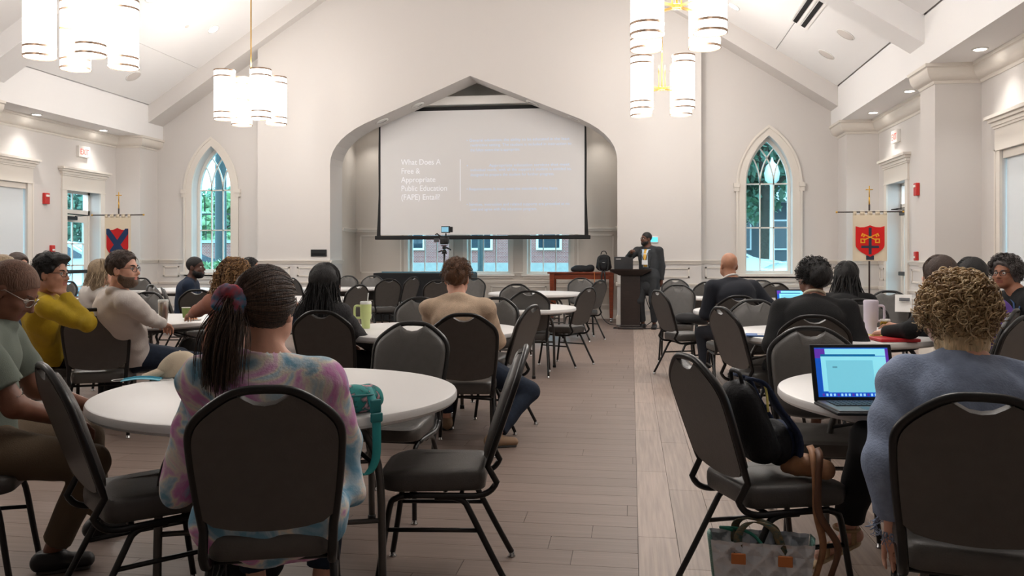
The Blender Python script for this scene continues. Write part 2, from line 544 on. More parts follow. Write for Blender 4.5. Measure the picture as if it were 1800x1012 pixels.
ARM1, ARM2, LEG1, LEG2 = .285, .25, .43, .42
PEOPLE = []
def person(label, x, y, face, head, head_face, top, bottom, skin, hair=None, head_pitch=0, head_roll=0, hipz=.545,
           hands=None, poles=None, feet=None, stand=False, twist=0.0, build=1.0, sleeve=1.0, shoes=None, glasses=None,
           beard=None, vox=.011, collar=None, hem=0.0, eyes=True, seed=0, wr=.0035, hand_curl=1.0, group=None, parts=True, hs=1.0, toe=None, ease=0.0, skirt=None, drape=(), ring=None):
    """face, head_face: heading in degrees, 0 = away from the camera (+Y), positive to the left; head: world position of the head centre"""
    A = math.radians(face); Rw = rotz(A)
    root = thing('person', label, 'person', (x, y, 0), A, group)
    toL = lambda p: Rw.T @ (np.array(p, float) - np.array([x, y, 0]))
    Hc = toL(head)
    Rh = rotz(math.radians(head_face - face)) @ rotx(math.radians(head_pitch)) @ roty(math.radians(head_roll))
    HW = lambda p: Hc + Rh @ (np.array(p, float)*hs)
    HV = lambda V: Hc + (np.asarray(V)*hs) @ Rh.T
    p0 = vec(0, 0, hipz)
    neck_top = HW((0, -.025, -.06))
    nb = lerp(neck_top + vec(0, -.02, -.105), vec(p0[0], p0[1]-.02, neck_top[2]-.105), .12)
    sp = nb - p0
    waist = p0 + sp*.36 + vec(0, -.018, 0)
    chest = p0 + sp*.74 + vec(0, -.03, 0)
    sid = rotz(math.radians(twist)) @ vec(1, 0, 0)
    b = build
    shR = nb + sid*.178*b + vec(0, -.005, -.055); shL = nb - sid*.178*b + vec(0, -.005, -.055)
    hands = hands or {}; poles = poles or {}; feet = feet or {}
    if stand:
        dR, dL = vec(.24, .05, hipz-.06), vec(-.24, .05, hipz-.06)
    else:
        dR, dL = vec(.16, .36, .60), vec(-.16, .36, .60)
    arms = []
    for sgn, sh, key, dflt in ((1, shR, 'R', dR), (-1, shL, 'L', dL)):
        hw = hands.get(key)
        tgt = toL(hw) if hw is not None else dflt
        pole = poles.get(key, (sgn*.6, -.7, -.6))
        el, wr_ = ik(sh, tgt, ARM1, ARM2, pole)
        arms.append((sgn, sh, el, wr_))
    legs = []
    for sgn, key in ((1, 'R'), (-1, 'L')):
        hip = p0 + vec(sgn*.085*b, .03, -.01)
        ft = feet.get(key)
        ank = toL(ft) if ft is not None else (vec(sgn*.11, .02, .09) if stand else vec(sgn*.12, .42, .09))
        kn, ank = ik(hip, ank, LEG1, LEG2, (sgn*.1, 1, .25) if stand else (sgn*.25, .6, 1))
        legs.append((sgn, hip, kn, ank))
    pts = [Hc, p0, waist, chest] + [q for a in arms for q in a[1:]] + [q for l in legs for q in l[1:]]
    lo = np.min(pts, 0) - .26; hi = np.max(pts, 0) + .26
    lo[2] = max(lo[2], -.02)
    # ---- body: one continuous skin mesh from head to feet
    f = Field(lo, hi, vox)
    g = .86
    f.ecap(p0, waist, (.15*b*g, .12*b*g), (.13*b*g, .1*b*g), sid, .04)
    f.ecap(waist, chest, (.13*b*g, .1*b*g), (.155*b*g, .11*b*g), sid, .05)
    f.cap(shR, shL, .055*g, k=.05)
    f.cap(nb + vec(0, 0, .03), lerp(nb, shR, .75), .045, .04, .04); f.cap(nb + vec(0, 0, .03), lerp(nb, shL, .75), .045, .04, .04)
    for sgn, sh, el, wr_ in arms:
        f.cap(sh, el, .05*b*g, .041*b*g, .03); f.cap(el, wr_, .041*b*g, .028, .02)
        fd = unit(wr_ - el); side = unit(np.cross(fd, vec(0, 0, 1)) if abs(fd[2]) < .9 else vec(1, 0, 0))
        nrm = np.cross(side, fd); nrm = nrm if nrm[2] < 0 else -nrm
        pe = wr_ + fd*.085
        f.ecap(wr_ + fd*.015, pe, (.028, .016), (.038, .014), side, .015)
        kk = .004
        for q, ln in zip((-1.5, -.5, .5, 1.5), (.062, .075, .078, .068)):
            q = q if sgn > 0 else -q
            a0 = pe + side*q*.0205; c1 = hand_curl*.55
            m1 = a0 + unit(fd*math.cos(c1) + nrm*math.sin(c1) + side*q*.07)*ln*.55
            m2 = m1 + unit(fd*math.cos(c1*2.2) + nrm*math.sin(c1*2.2))*ln*.5
            f.cap(a0 - fd*.02, m1, .0092, .0088, kk); f.cap(m1, m2, .0088, .0075, kk)
        tside = -side*sgn
        t1 = wr_ + fd*.055 + tside*.046 + nrm*.012; t2 = t1 + unit(fd*.8 + nrm*.6*hand_curl)*.036
        f.cap(wr_ + fd*.02 + tside*.018, t1, .014, .011, .008); f.cap(t1, t2, .0105, .0085, kk)
    for sgn, hip, kn, ank in legs:
        f.cap(hip, kn, .078*b*g, .055*g, .03); f.cap(kn, ank, .052*g, .036, .02)
        tdir = unit(vec(kn[0]-hip[0], kn[1]-hip[1], 0)) if not stand else vec(sgn*.25, 1, 0)
        if toe and ('R' if sgn > 0 else 'L') in toe: tdir = unit(toe['R' if sgn > 0 else 'L'])
        f.ecap(ank + vec(0, 0, -.05) - tdir*.04, ank + vec(0, 0, -.06) + tdir*.12, (.032, .03), (.04, .022), np.cross(tdir, vec(0, 0, 1)), .02)
    f.cap(nb + vec(0, 0, .0), HW((0, -.022, -.05)), .058*b**.5, .054*b**.5, .03)
    # head
    R3 = Rh
    e = lambda c, r, k=.02, neg=False: f.ell(HW(c), np.array(r)*hs, R3, k, neg)
    e((0, -.014, .038), (.077, .097, .09), .02)
    e((0, .03, -.035), (.062, .064, .08), .03)
    e((0, .058, -.09), (.03, .028, .026), .03)
    e((.04, .028, -.06), (.03, .045, .035), .03); e((-.04, .028, -.06), (.03, .045, .035), .03)
    e((0, .072, .028), (.052, .018, .012), .015)
    for s_ in (1, -1):
        e((s_*.031, .088, .006), (.016, .014, .011), .012, True)
        e((s_*.042, .066, -.025), (.022, .022, .016), .02)
        e((s_*.079, -.012, -.008), (.010, .021, .033), .006)
        e((s_*.088, -.003, -.006), (.006, .012, .02), .006, True)
    f.cap(HW((0, .086, .012)), HW((0, .109, -.026)), .009*hs, .0125*hs, .012)
    e((.013, .094, -.03), (.009, .01, .008), .008); e((-.013, .094, -.03), (.009, .01, .008), .008)
    f.cap(HW((-.016, .083, -.056)), HW((.016, .083, -.056)), .0085*hs, k=.008)
    f.cap(HW((-.014, .081, -.067)), HW((.014, .081, -.067)), .0085*hs, k=.008)
    f.cap(HW((-.024, .094, -.0615)), HW((.024, .094, -.0615)), .003*hs, k=.004, neg=True)
    V, Q = f.surface()
    mats = [skin[0]]
    mi = np.zeros(len(Q), int)
    if eyes:
        mats += [skin[1]]
        cen = V[Q].mean(1); hl = (cen - Hc) @ Rh / hs
        lips = (np.abs(hl[:, 0]) < .027) & (np.abs(hl[:, 2] + .061) < .011) & (hl[:, 1] > .078)
        mi[lips] = 1
    link('body', np_mesh('body', V, Q, mats, mi), root)
    if eyes:
        for s_ in (1, -1):
            mb = MB(); c = HW((s_*.031, .0755, .006))
            mb.add(*uv_sphere(c, .0125*hs, 12, 8)); mb.build('eye', 'eye_white', root, True)
            mb = MB(); mb.add(*uv_sphere(HW((s_*.031, .0825, .006)), .0068*hs, 10, 6)); mb.build('iris', 'eye_dark', root, True)
            if hair:
                mb = MB(); mb.tube([HW((s_*(.016+.033*q), .092-.018*q*q, .026+.006*math.sin(q*2.4))) for q in (0, .25, .5, .75, 1)], [.003*hs, .0042*hs, .0042*hs, .0035*hs, .002*hs], 6)
                mb.build('eyebrow', hair[1] if isinstance(hair[1], str) else hair[1][0], root, True)
    # ---- top garment
    f = Field(lo, hi, vox)
    o = .012 + ease*.5
    hb = vec(0, -.01, -.03 - hem)
    f.ecap(p0 + hb, waist, (.158*b+o, .13*b+o), (.138*b+o, .11*b+o), sid, .05)
    f.ecap(waist, chest, (.138*b+o, .11*b+o), (.162*b+o, .116*b+o), sid, .05)
    f.cap(shR, shL, .06+o*.6, k=.05)
    f.cap(nb + vec(0, -.01, .015), lerp(nb, shR, .8), .05, .052, .05); f.cap(nb + vec(0, -.01, .015), lerp(nb, shL, .8), .05, .052, .05)
    if skirt: f.ecap(p0 + vec(-skirt[0], skirt[1], skirt[2]), p0 + vec(skirt[0], skirt[1], skirt[2]), (.09, .11), (.09, .11), (0, 1, 0), .08)
    for da, db, ra_, rb_ in drape: f.cap(toL(da), toL(db), ra_, rb_, .06)
    sleeves = sleeve if isinstance(sleeve, tuple) else (sleeve, sleeve)
    for (sgn, sh, el, wr_), sv in zip(arms, sleeves):
        loose = (.008 if sv > .6 else .012) + ease*1.3
        if sv >= .5:
            f.cap(sh, el, .054*b+o, .045*b+o+ease*.7, .03)
            end = lerp(el, wr_, min((sv-.5)*2, 1.0))
            f.cap(el, end, .045*b+o+ease*.7, .033*b+loose, .02)
            f.cut(end, wr_ - el, .075+ease)
        elif sv > 0:
            end = lerp(sh, el, sv*2)
            f.cap(sh, end, .056*b+o, .054*b+o, .03); f.cut(end, el - sh, .085)
    nd = unit(HW((0, -.022, -.05)) - nb)
    f.cap(nb - nd*.03, nb + nd*.2, .055*b**.5, .056*b**.5, .012, True)
    if collar:
        for q in range(20):
            a = 2*math.pi*q/20
            c_ = nb + nd*.035 + vec(math.cos(a)*.066*b**.5, math.sin(a)*.066*b**.5, 0)
            f.ell(c_ + vec(0, 0, -.01 if math.sin(a) < 0 else -.03), (.016, .016, .026), k=.012)
    if ring:
        e1 = unit(np.cross(nd, vec(0, 1, 0))); e2 = np.cross(nd, e1)
        MB().tube([nb + nd*(.052 + .012*math.sin(q)) + (e1*math.cos(q) + e2*math.sin(q))*.062*b**.5 for q in np.linspace(0, 2*math.pi, 21)[:-1]], .011, 8, closed=True).build('collar', ring, root, True)
    if not stand:
        f.cut(p0 + vec(0, 0, -.085 - hem), (0, 0, -1), .34)
    if wr: f.wrinkle(wr, 26, seed)
    V, Q = f.surface()
    tp = link('shirt' if not stand else 'jacket', np_mesh('shirt', V, Q, top), root)
    # ---- trousers
    f = Field(lo, hi, max(vox, .011))
    f.ecap(p0 + vec(0, 0, .0), p0 + vec(0, -.01, .07), (.162*b, .13*b), (.148*b, .118*b), sid, .04)
    for sgn, hip, kn, ank in legs:
        f.cap(hip, kn, .092*b, .068, .04); f.cap(kn, lerp(kn, ank, .93), .067, .058, .03)
        f.cut(lerp(kn, ank, .9), ank - kn, .09)
    f.wrinkle(.004, 24, seed+5)
    V, Q = f.surface()
    link('trousers', np_mesh('trousers', V, Q, bottom), root)
    # ---- shoes
    for sgn, hip, kn, ank in legs:
        if shoes == 'none': break
        tdir = unit(vec(kn[0]-hip[0], kn[1]-hip[1], 0)) if not stand else unit(vec(sgn*.25, 1, 0))
        if toe and ('R' if sgn > 0 else 'L') in toe: tdir = unit(toe['R' if sgn > 0 else 'L'])
        sd = np.cross(tdir, vec(0, 0, 1))
        ff = Field(ank - .22, ank + .24, .009)
        ff.ecap(ank + vec(0, 0, -.045) - tdir*.045, ank + vec(0, 0, -.058) + tdir*.13, (.04, .042), (.047, .03), sd, .03)
        ff.cap(ank, ank + vec(0, 0, -.04), .046, .044, .03)
        ff.cut(ank + vec(0, 0, .0), (0, 0, 1), .12)
        V, Q = ff.surface()
        so = link('shoe', np_mesh('shoe', V, Q, shoes or 'shoe_black'), root)
        ff = Field(ank - .22, ank + .24, .009)
        ff.ecap(ank + vec(0, 0, -.082) - tdir*.05, ank + vec(0, 0, -.082) + tdir*.135, (.043, .011), (.05, .011), sd, .01)
        V, Q = ff.surface()
        link('sole', np_mesh('sole', V, Q, 'shoe_sole'), so)
    # ---- hair
    if hair:
        style, hm = hair[0], hair[1]
        V, Q = hair_cap(hair[2] if len(hair) > 2 else style, .0055 if vox < .0105 else .007)
        hm0 = hm[0] if isinstance(hm, (list, tuple)) else hm
        if len(Q):
            link('hair', np_mesh('hair', HV(V), Q, hm0), root)
        HAIR.get(style, lambda *a: None)(root, HV, hm if isinstance(hm, (list, tuple)) else [hm], np.random.RandomState(seed+11), dict(nb=nb, Hc=Hc))
    if beard:
        f = Field((-.1, -.05, -.16), (.1, .14, .03), .006)
        f.ell((0, .032, -.042), (.070, .070, .086), k=.02); f.ell((0, .06, -.095), (.04, .036, .032), k=.02); f.ell((.042, .028, -.06), (.036, .05, .042), k=.02); f.ell((-.042, .028, -.06), (.036, .05, .042), k=.02)
        sl, (X, Y, Z) = f.sub(f.lo, f.lo + f.h*f.n)
        top_z = np.interp(Y, [-.02, .0, .04, .075, .1], [-.02, -.025, -.045, -.05, -.05])
        f.F = np.maximum(f.F, np.maximum(Z - top_z, -.01 - Y)).astype(np.float32)
        f.ell((0, .1, -.064), (.022, .03, .008), k=.01, neg=True)
        f.wrinkle(.002, 120, 2)
        V, Q = f.surface()
        link('beard', np_mesh('beard', HV(V), Q, beard), root)
    if glasses:
        gl = MB(); r = .0016*hs
        for s_ in (1, -1):
            loop = []
            for q in range(16):
                a = 2*math.pi*q/16
                cx, cz = math.cos(a), math.sin(a)
                sx = math.copysign(abs(cx)**.6, cx)*.024; sz = math.copysign(abs(cz)**.6, cz)*.0165
                loop.append(HW((s_*.032 + sx, .101 - abs(s_*.032+sx)**2*3, .004 + sz)))
            gl.tube(loop, .0021*hs, 6, closed=True)
            gl.tube([HW((s_*.056, .092, .012)), HW((s_*.074, .075, .013)), HW((s_*.083, .0, .012)), HW((s_*.082, -.018, -.006))], .0022*hs, 6)
        gl.tube([HW((-.01, .106, .008)), HW((0, .11, .011)), HW((.01, .106, .008))], .002*hs, 6)
        gl.build('glasses', glasses, root, True)
    PEOPLE.append(root)
    return root, dict(HW=HW, HV=HV, nb=nb, chest=chest, waist=waist, p0=p0, arms=arms, legs=legs, toL=toL, sid=sid)

def uv_sphere(c, r, n=12, m=8):
    vs = []; fs = []
    rr = r if isinstance(r, (tuple, list, np.ndarray)) else (r, r, r)
    for i in range(1, m):
        for j in range(n):
            a = math.pi*i/m; t = 2*math.pi*j/n
            vs.append((c[0]+rr[0]*math.sin(a)*math.cos(t), c[1]+rr[1]*math.sin(a)*math.sin(t), c[2]+rr[2]*math.cos(a)))
    t0 = len(vs); vs.append((c[0], c[1], c[2]+rr[2])); vs.append((c[0], c[1], c[2]-rr[2]))
    for i in range(m-2):
        for j in range(n):
            fs.append((i*n+j, (i+1)*n+j, (i+1)*n+(j+1) % n, i*n+(j+1) % n))
    for j in range(n):
        fs.append((t0, j, (j+1) % n)); fs.append((t0+1, (m-2)*n+(j+1) % n, (m-2)*n+j))
    return vs, fs

# hair details on top of the volume, one function for each style: strands lie in head space
def _emit(root, HV, name, paths, r0, r1, mats, rs, sides=4):
    V, Q, sid = strands(paths, r0, r1, sides)
    mi = rs.randint(0, len(mats), len(paths))[sid]
    link(name, np_mesh(name, HV(V), Q, list(mats), mi), root)
def _scalp(rs, n, zmin=-.2, ymax=.75):
    d = rs.normal(size=(n*6, 3)); d /= np.linalg.norm(d, axis=1, keepdims=True)
    ok = (d[:, 2] > zmin + .55*np.clip(d[:, 1], -.2, 1)) & (d[:, 1] < ymax)
    return d[ok][:n]
def curls(n, length, rad, turns, r0, puff=.03, zmin=-.45, hang=.6, ymax=.7):
    def fn(root, HV, mats, rs, k):
        d = _scalp(rs, n, zmin, ymax); m = 26; N = len(d)
        a = skull_pt(d, puff*(.55 + .45*rs.rand(N, 1)))
        t = np.linspace(0, 1, m)[None, :, None]
        L = length*(.6 + .7*rs.rand(N, 1, 1))
        out = d*np.array([1, 1, .5]); out /= np.linalg.norm(out, axis=1, keepdims=True)
        base = a[:, None, :] + out[:, None, :]*L*.42*np.sin(t*1.5) + np.array([0, 0, -1.])*L*hang*t**1.5
        u = np.cross(out, rs.normal(size=(N, 3))); u /= np.linalg.norm(u, axis=1, keepdims=True)
        w = np.cross(out*.5 + np.array([0, 0, -.7]), u); w /= np.linalg.norm(w, axis=1, keepdims=True)
        ph = rs.rand(N, 1, 1)*6.28 + t*turns*6.28*(.7 + .6*rs.rand(N, 1, 1))
        rr = rad*(.6 + .8*rs.rand(N, 1, 1))*np.minimum(t*5, 1)
        P = base + (u[:, None, :]*np.cos(ph) + w[:, None, :]*np.sin(ph))*rr
        _emit(root, HV, 'curls', P, r0, r0*.5, mats, rs)
    return fn
def falls(n, bottom, r0, spread=.1, part=0.0, wave=.004, back=-.05):
    """straight hair falling from a parting on the crown to the given depth"""
    def fn(root, HV, mats, rs, k):
        N = n; m = 18
        ang = rs.uniform(.18, 2*math.pi-.18, N)*1.0 + math.pi/2      # leaves the face open
        ang = np.where(np.abs(((ang - math.pi/2 + math.pi) % (2*math.pi)) - math.pi) < .75, ang + 1.5, ang)
        d0 = np.stack([.12*np.cos(ang) + part, .25*np.sin(ang)-.1, np.ones(N)], 1)
        d1 = np.stack([np.cos(ang), np.sin(ang), -.12*np.ones(N)], 1)
        t = np.linspace(0, 1, m)
        P = np.zeros((N, m, 3)); k0 = 9
        off = .016 + .006*rs.rand(N, 1)
        for i in range(k0):
            s = (i/(k0-1))
            P[:, i] = skull_pt(d0*(1-s) + d1*s, off)
        e = P[:, k0-1]
        end = e*np.array([1.0, .8, 0]) + np.array([0, back*.6, 0]) + np.stack([rs.normal(size=N)*spread*.12, rs.normal(size=N)*spread*.12, bottom*(.88+.16*rs.rand(N))], 1)
        for i in range(k0, m):
            s = (i-k0+1)/(m-k0)
            P[:, i] = e*(1-s) + end*s
        ph = rs.rand(N, 1)*6
        P[..., 0] += wave*np.sin(t[None]*9+ph); P[..., 1] += wave*np.cos(t[None]*8+ph)
        _emit(root, HV, 'hair_strands', P, r0, r0*.6, mats, rs)
    return fn
def tufts(n, length, r0, lift=.35, sweep=(0, .5, 0)):
    def fn(root, HV, mats, rs, k):
        d = _scalp(rs, n, .02, .8); N = len(d); m = 7
        a = skull_pt(d, .008)
        t = np.linspace(0, 1, m)[None, :, None]
        tang = np.cross(np.cross(d, np.array(sweep) + rs.normal(size=(N, 3))*.45 + np.array([0, 0, -.25])), d)
        tang /= np.linalg.norm(tang, axis=1, keepdims=True)
        L = length*(.6+.7*rs.rand(N, 1, 1))
        P = a[:, None] + tang[:, None]*L*t + d[:, None]*L*lift*np.sin(t*2.6)
        _emit(root, HV, 'hair_strands', P, r0, r0*.3, mats, rs)
    return fn
def ponytail(tie=(-.055, -.1, .03), length=.24, n=1500):
    tie = np.array(tie)
    def fn(root, HV, mats, rs, k):
        d = _scalp(rs, n, -.75, .7); N = len(d); m = 14
        dt = tie - np.array([0, -.014, .038]); dt = dt/np.linalg.norm(dt)
        P = np.zeros((N, m, 3)); off = .0125+.003*rs.rand(N, 1)
        for i in range(m):
            s = i/(m-1)
            q = d*(1-s)+dt*s
            P[:, i] = skull_pt(q, off + .012*s)
        P[:, -1] = tie + rs.normal(size=(N, 3))*.008
        _emit(root, HV, 'hair_strands', P, .0013, .0011, mats, rs, 3)
        N = 900; m = 16; t = np.linspace(0, 1, m)[None, :, None]
        b = tie + np.array([0, -.02, 0]) + rs.normal(size=(N, 1, 3))*.012
        sd = rs.normal(size=(N, 1, 3))*np.array([.024, .02, .01])
        L = length*(.75+.35*rs.rand(N, 1, 1))
        P = b + np.array([-.012, -.05, 0])*np.sin(t*1.9) + np.array([-.02, .03, -1.])*L*t**1.15 + sd*np.sin(np.minimum(t*1.5, 1)*1.57)
        _emit(root, HV, 'ponytail', P, .0015, .0008, mats, rs, 3)
    return fn
def dreads(n=150, r0=.0075, bottom=-.2):
    def fn(root, HV, mats, rs, k):
        falls(n, bottom, r0, .3, 0, .006, -.09)(root, HV, mats, rs, k)
    return fn
HAIR = {}

# ================================================================ the room
XL, XR, XC = -10.5, 4.43, -3.045                 # side walls, ridge
SL, SR = -9.83, 3.74                             # inner edges of the side soffits
ZS, ZF, SLOPE = 3.77, 4.42, .65                  # soffit height, top of fascia, roof slope
YB, YA, YALC = 16.63, 16.30, 17.90               # recessed back wall, arch wall front, alcove back
YREAR = -9.0
def zc(x): return ZF + SLOPE * (x - SL if x < XC else SR - x)
ZAP = zc(XC)

# ---- floor of planks
def plank_mat(name, c, along, k):
    m = bpy.data.materials.new(name); m.use_nodes = True; nt = m.node_tree; b = nt.nodes['Principled BSDF']
    geo = nt.nodes.new('ShaderNodeNewGeometry'); oi = nt.nodes.new('ShaderNodeObjectInfo')
    mp = nt.nodes.new('ShaderNodeMapping')
    mp.inputs['Scale'].default_value = (1.2, 34, 1) if along == 'x' else (34, 1.2, 1)
    nt.links.new(geo.outputs['Position'], mp.inputs['Vector'])
    n = nt.nodes.new('ShaderNodeTexNoise'); n.inputs['Scale'].default_value = 1.6; n.inputs['Detail'].default_value = 6
    nt.links.new(mp.outputs[0], n.inputs['Vector'])
    ad = nt.nodes.new('ShaderNodeMath'); ad.operation = 'ADD'
    nt.links.new(geo.outputs['Random Per Island'], ad.inputs[0]); nt.links.new(oi.outputs['Random'], ad.inputs[1])
    fr = nt.nodes.new('ShaderNodeMath'); fr.operation = 'FRACT'; nt.links.new(ad.outputs[0], fr.inputs[0])
    mx = nt.nodes.new('ShaderNodeMath'); mx.operation = 'MULTIPLY_ADD'; mx.inputs[1].default_value = .22; 
    nt.links.new(fr.outputs[0], mx.inputs[0]); nt.links.new(n.outputs['Fac'], mx.inputs[2])
    r = nt.nodes.new('ShaderNodeValToRGB'); L = lin(c)
    r.color_ramp.elements[0].position = .4; r.color_ramp.elements[0].color = tuple(v*(1-k) for v in L[:3]) + (1,)
    r.color_ramp.elements[1].position = .82; r.color_ramp.elements[1].color = tuple(v*(1+k) for v in L[:3]) + (1,)
    nt.links.new(mx.outputs[0], r.inputs[0]); nt.links.new(r.outputs[0], b.inputs['Base Color'])
    b.inputs['Roughness'].default_value = .48; b.inputs['Specular IOR Level'].default_value = .35
    bm = nt.nodes.new('ShaderNodeBump'); bm.inputs['Strength'].default_value = .06; bm.inputs['Distance'].default_value = .005
    nt.links.new(n.outputs['Fac'], bm.inputs['Height']); nt.links.new(bm.outputs[0], b.inputs['Normal'])
    MATS[name] = m
plank_mat('plank_across', (132, 115, 106), 'x', .13)
plank_mat('plank_along', (160, 143, 132), 'y', .2)
M('slab', (60, 50, 46), .9)
floor = structure('floor', 'brown vinyl plank floor, boards across on the left and lengthwise on the right', 'floor',
                  MB().bb(XL-.3, XR+.3, YREAR-.3, YALC+.3, -.2, -.004).mesh('floor', 'slab'))
PL, PW = 1.22, .18
planks = []
row = 0
y = YREAR
rnd = random.Random(4)
while y < YALC:
    x = .03 - rnd.random()*PL
    x1 = .03; x0 = x
    while x1 > XL:
        planks.append((max(x0, XL), x1, y, min(y+PW, YALC), 'x'))
        x1 = x0; x0 -= PL
    y += PW
x = .03
while x < XR:
    y0 = YREAR - rnd.random()*PL
    while y0 < YB+.4:
        planks.append((x, min(x+PW, XR), max(y0, YREAR), min(y0+PL, YB+.4), 'y')); y0 += PL
    x += PW
def seen(p):
    cx, cy = (p[0]+p[1])/2, (p[2]+p[3])/2
    D = -cx*SN + cy*CS; Lx = cx*CS + cy*SN
    return D > 1.9 and abs(Lx/D*FPX) < 960
vis = sorted([p for p in planks if seen(p)], key=lambda p: math.hypot((p[0]+p[1])/2, (p[2]+p[3])/2))[:300]
vset = set(vis)
cache = {}
gap = .0012
for p in vis:
    key = (round(p[1]-p[0], 3), round(p[3]-p[2], 3), p[4])
    if key not in cache:
        cache[key] = MB().box((0, 0, -.002), (key[0]-2*gap, key[1]-2*gap, .004)).mesh('plank', 'plank_across' if p[4] == 'x' else 'plank_along')
    o = link('plank', cache[key], floor); o.location = ((p[0]+p[1])/2, (p[2]+p[3])/2, 0)
for d, mt in (('x', 'plank_across'), ('y', 'plank_along')):
    mb = MB()
    for p in planks:
        if p in vset or p[4] != d: continue
        mb.bb(p[0]+gap, p[1]-gap, p[2]+gap, p[3]-gap, -.004, 0)
    tag(mb.build('plank_field', mt, floor), kind='stuff')

# ---- wall helpers
def rail(parent, a, b, n, z, prof, name='chair_rail', mat='trim'):
    """moulding of stacked strips along a-b; prof = [(z0, z1, projection)]"""
    a = Vector((a[0], a[1], 0)); b = Vector((b[0], b[1], 0)); n = Vector((n[0], n[1], 0)); mb = MB()
    t = (b-a).normalized()
    for z0, z1, pr in prof:
        A, B = a - t*pr*.0, b + t*pr*.0
        mb.add([A+Vector((0,0,z+z0)), B+Vector((0,0,z+z0)), B+n*pr+Vector((0,0,z+z0)), A+n*pr+Vector((0,0,z+z0)),
                A+Vector((0,0,z+z1)), B+Vector((0,0,z+z1)), B+n*pr+Vector((0,0,z+z1)), A+n*pr+Vector((0,0,z+z1))],
               [(0,3,2,1),(4,5,6,7),(0,1,5,4),(1,2,6,5),(2,3,7,6),(3,0,4,7)])
    return mb.build(name, mat, parent)
CHAIR = [(-.02, 0, .045), (-.045, -.02, .03), (-.075, -.045, .018)]
LOWR = [(-.02, 0, .03), (-.05, -.02, .018)]
BASE = [(-.19, -.03, .02), (-.03, -.012, .015), (-.012, 0, .01)]
CROWN = [(-.05, 0, .17), (-.085, -.05, .14), (-.125, -.085, .10), (-.165, -.125, .065), (-.2, -.165, .04), (-.23, -.2, .02)]
def crown_prof(n=10):
    out = [(-.235, .012), (-.215, .024), (-.2, .024)]
    for k in range(n+1):
        a = math.pi/2*k/n
        out.append((-.2 + .15*math.sin(a)**1.0*1.0 if False else -.195 + .14*(1-math.cos(a)), .03 + .11*math.sin(a)))
    return out + [(-.045, .15), (-.04, .168), (0, .17)]
def crown_run(parent, a, b, n, z, name, m0=0.0, m1=0.0):
    a = Vector((a[0], a[1], 0)); b = Vector((b[0], b[1], 0)); n = Vector((n[0], n[1], 0)); t = (b-a).normalized(); mb = MB()
    P = crown_prof(); R0 = [a + Vector((0, 0, z-.235))]; R1 = [b + Vector((0, 0, z-.235))]
    for zz, pr in P:
        R0.append(a - t*pr*m0 + n*pr + Vector((0, 0, z+zz))); R1.append(b + t*pr*m1 + n*pr + Vector((0, 0, z+zz)))
    R0.append(a + Vector((0, 0, z))); R1.append(b + Vector((0, 0, z)))
    mb.rings([R0, R1]); return mb.build(name, 'trim', parent)
def panel(parent, a, b, n, z0, z1, w=.028, pr=.014):
    a = Vector((a[0], a[1], 0)); b = Vector((b[0], b[1], 0)); n = Vector((n[0], n[1], 0)); t = (b-a).normalized(); L = (b-a).length
    mb = MB(); R = Matrix((t, n, Vector((0,0,1)))).transposed()
    for c0, c1, e0, e1 in ((0, L, z0, z0+w), (0, L, z1-w, z1), (0, w, z0, z1), (L-w, L, z0, z1)):
        c = a + t*((c0+c1)/2) + n*pr/2 + Vector((0, 0, (e0+e1)/2))
        mb.box(c, (c1-c0, pr, e1-e0), R)
    return mb.build('wall_panel', 'trim', parent)
def wainscot(parent, a, b, n, splits, z=1.25, lo=.78, lower=True):
    rail(parent, a, b, n, z, CHAIR)
    rail(parent, a, b, n, lo, LOWR, 'lower_rail')
    rail(parent, a, b, n, .19, BASE, 'baseboard')
    a = np.array(a, float); b = np.array(b, float); L = np.linalg.norm(b-a); t = (b-a)/L
    for s0, s1 in splits:
        panel(parent, a+t*(s0+.08), a+t*(s1-.08), n, lo+.11, z-.14)
        if lower: panel(parent, a+t*(s0+.08), a+t*(s1-.08), n, .27, lo-.12)

def gothic(cx, w, z0, zs, za, n=14):
    r = za - zs; R = (w*w + r*r) / (2*w)
    a1 = math.asin(min(1, r/R)); L = []
    for k in range(n+1):
        a = a1*k/n; L.append((cx - w + R - R*math.cos(a), zs + R*math.sin(a)))
    return [(cx-w, z0)] + L + [(2*cx - u, v) for u, v in reversed(L[:-1])] + [(cx+w, z0)]
ywall = lambda u, v, d: (u, d, v)
xwall = lambda u, v, d: (d, u, v)

# ---- back walls beside the arch, each with a pointed window
GW = [(-8.735, 'left'), (2.6, 'right')]
wb = []
for (gx, side), (x0, x1) in zip(GW, ((XL-.3, -7.5), (1.25, XR+.3))):
    out = [(x0, -.01), (x1, -.01), (x1, zc(x1)+.6), (x0, max(zc(max(x0, SL)), 4.4)+.3)] if side == 'left' else [(x0, -.01), (x1, -.01), (x1, 4.7), (x0, zc(x0)+.6)]
    hole = gothic(gx, .44, .98, 2.69, 3.63)
    w = structure('wall_back_' + side, 'cream back wall with a pointed window, %s of the arch' % side, 'wall', MB().prism(out, [hole], ywall, YB, YB+.34).mesh('wall', 'wall'))
    wb.append(w)
wainscot(wb[0], (-9.9, YB), (-9.34, YB), (0, -1), [(0, .52)]); wainscot(wb[0], (-8.11, YB), (-7.56, YB), (0, -1), [(.03, .55)])
wainscot(wb[0], (-9.34, YB), (-8.11, YB), (0, -1), [(.1, 1.13)], z=.86, lo=.78, lower=True) if False else None
wainscot(wb[1], (1.31, YB), (2.0, YB), (0, -1), [(.02, .65)]); wainscot(wb[1], (3.2, YB), (3.9, YB), (0, -1), [(.05, .68)])
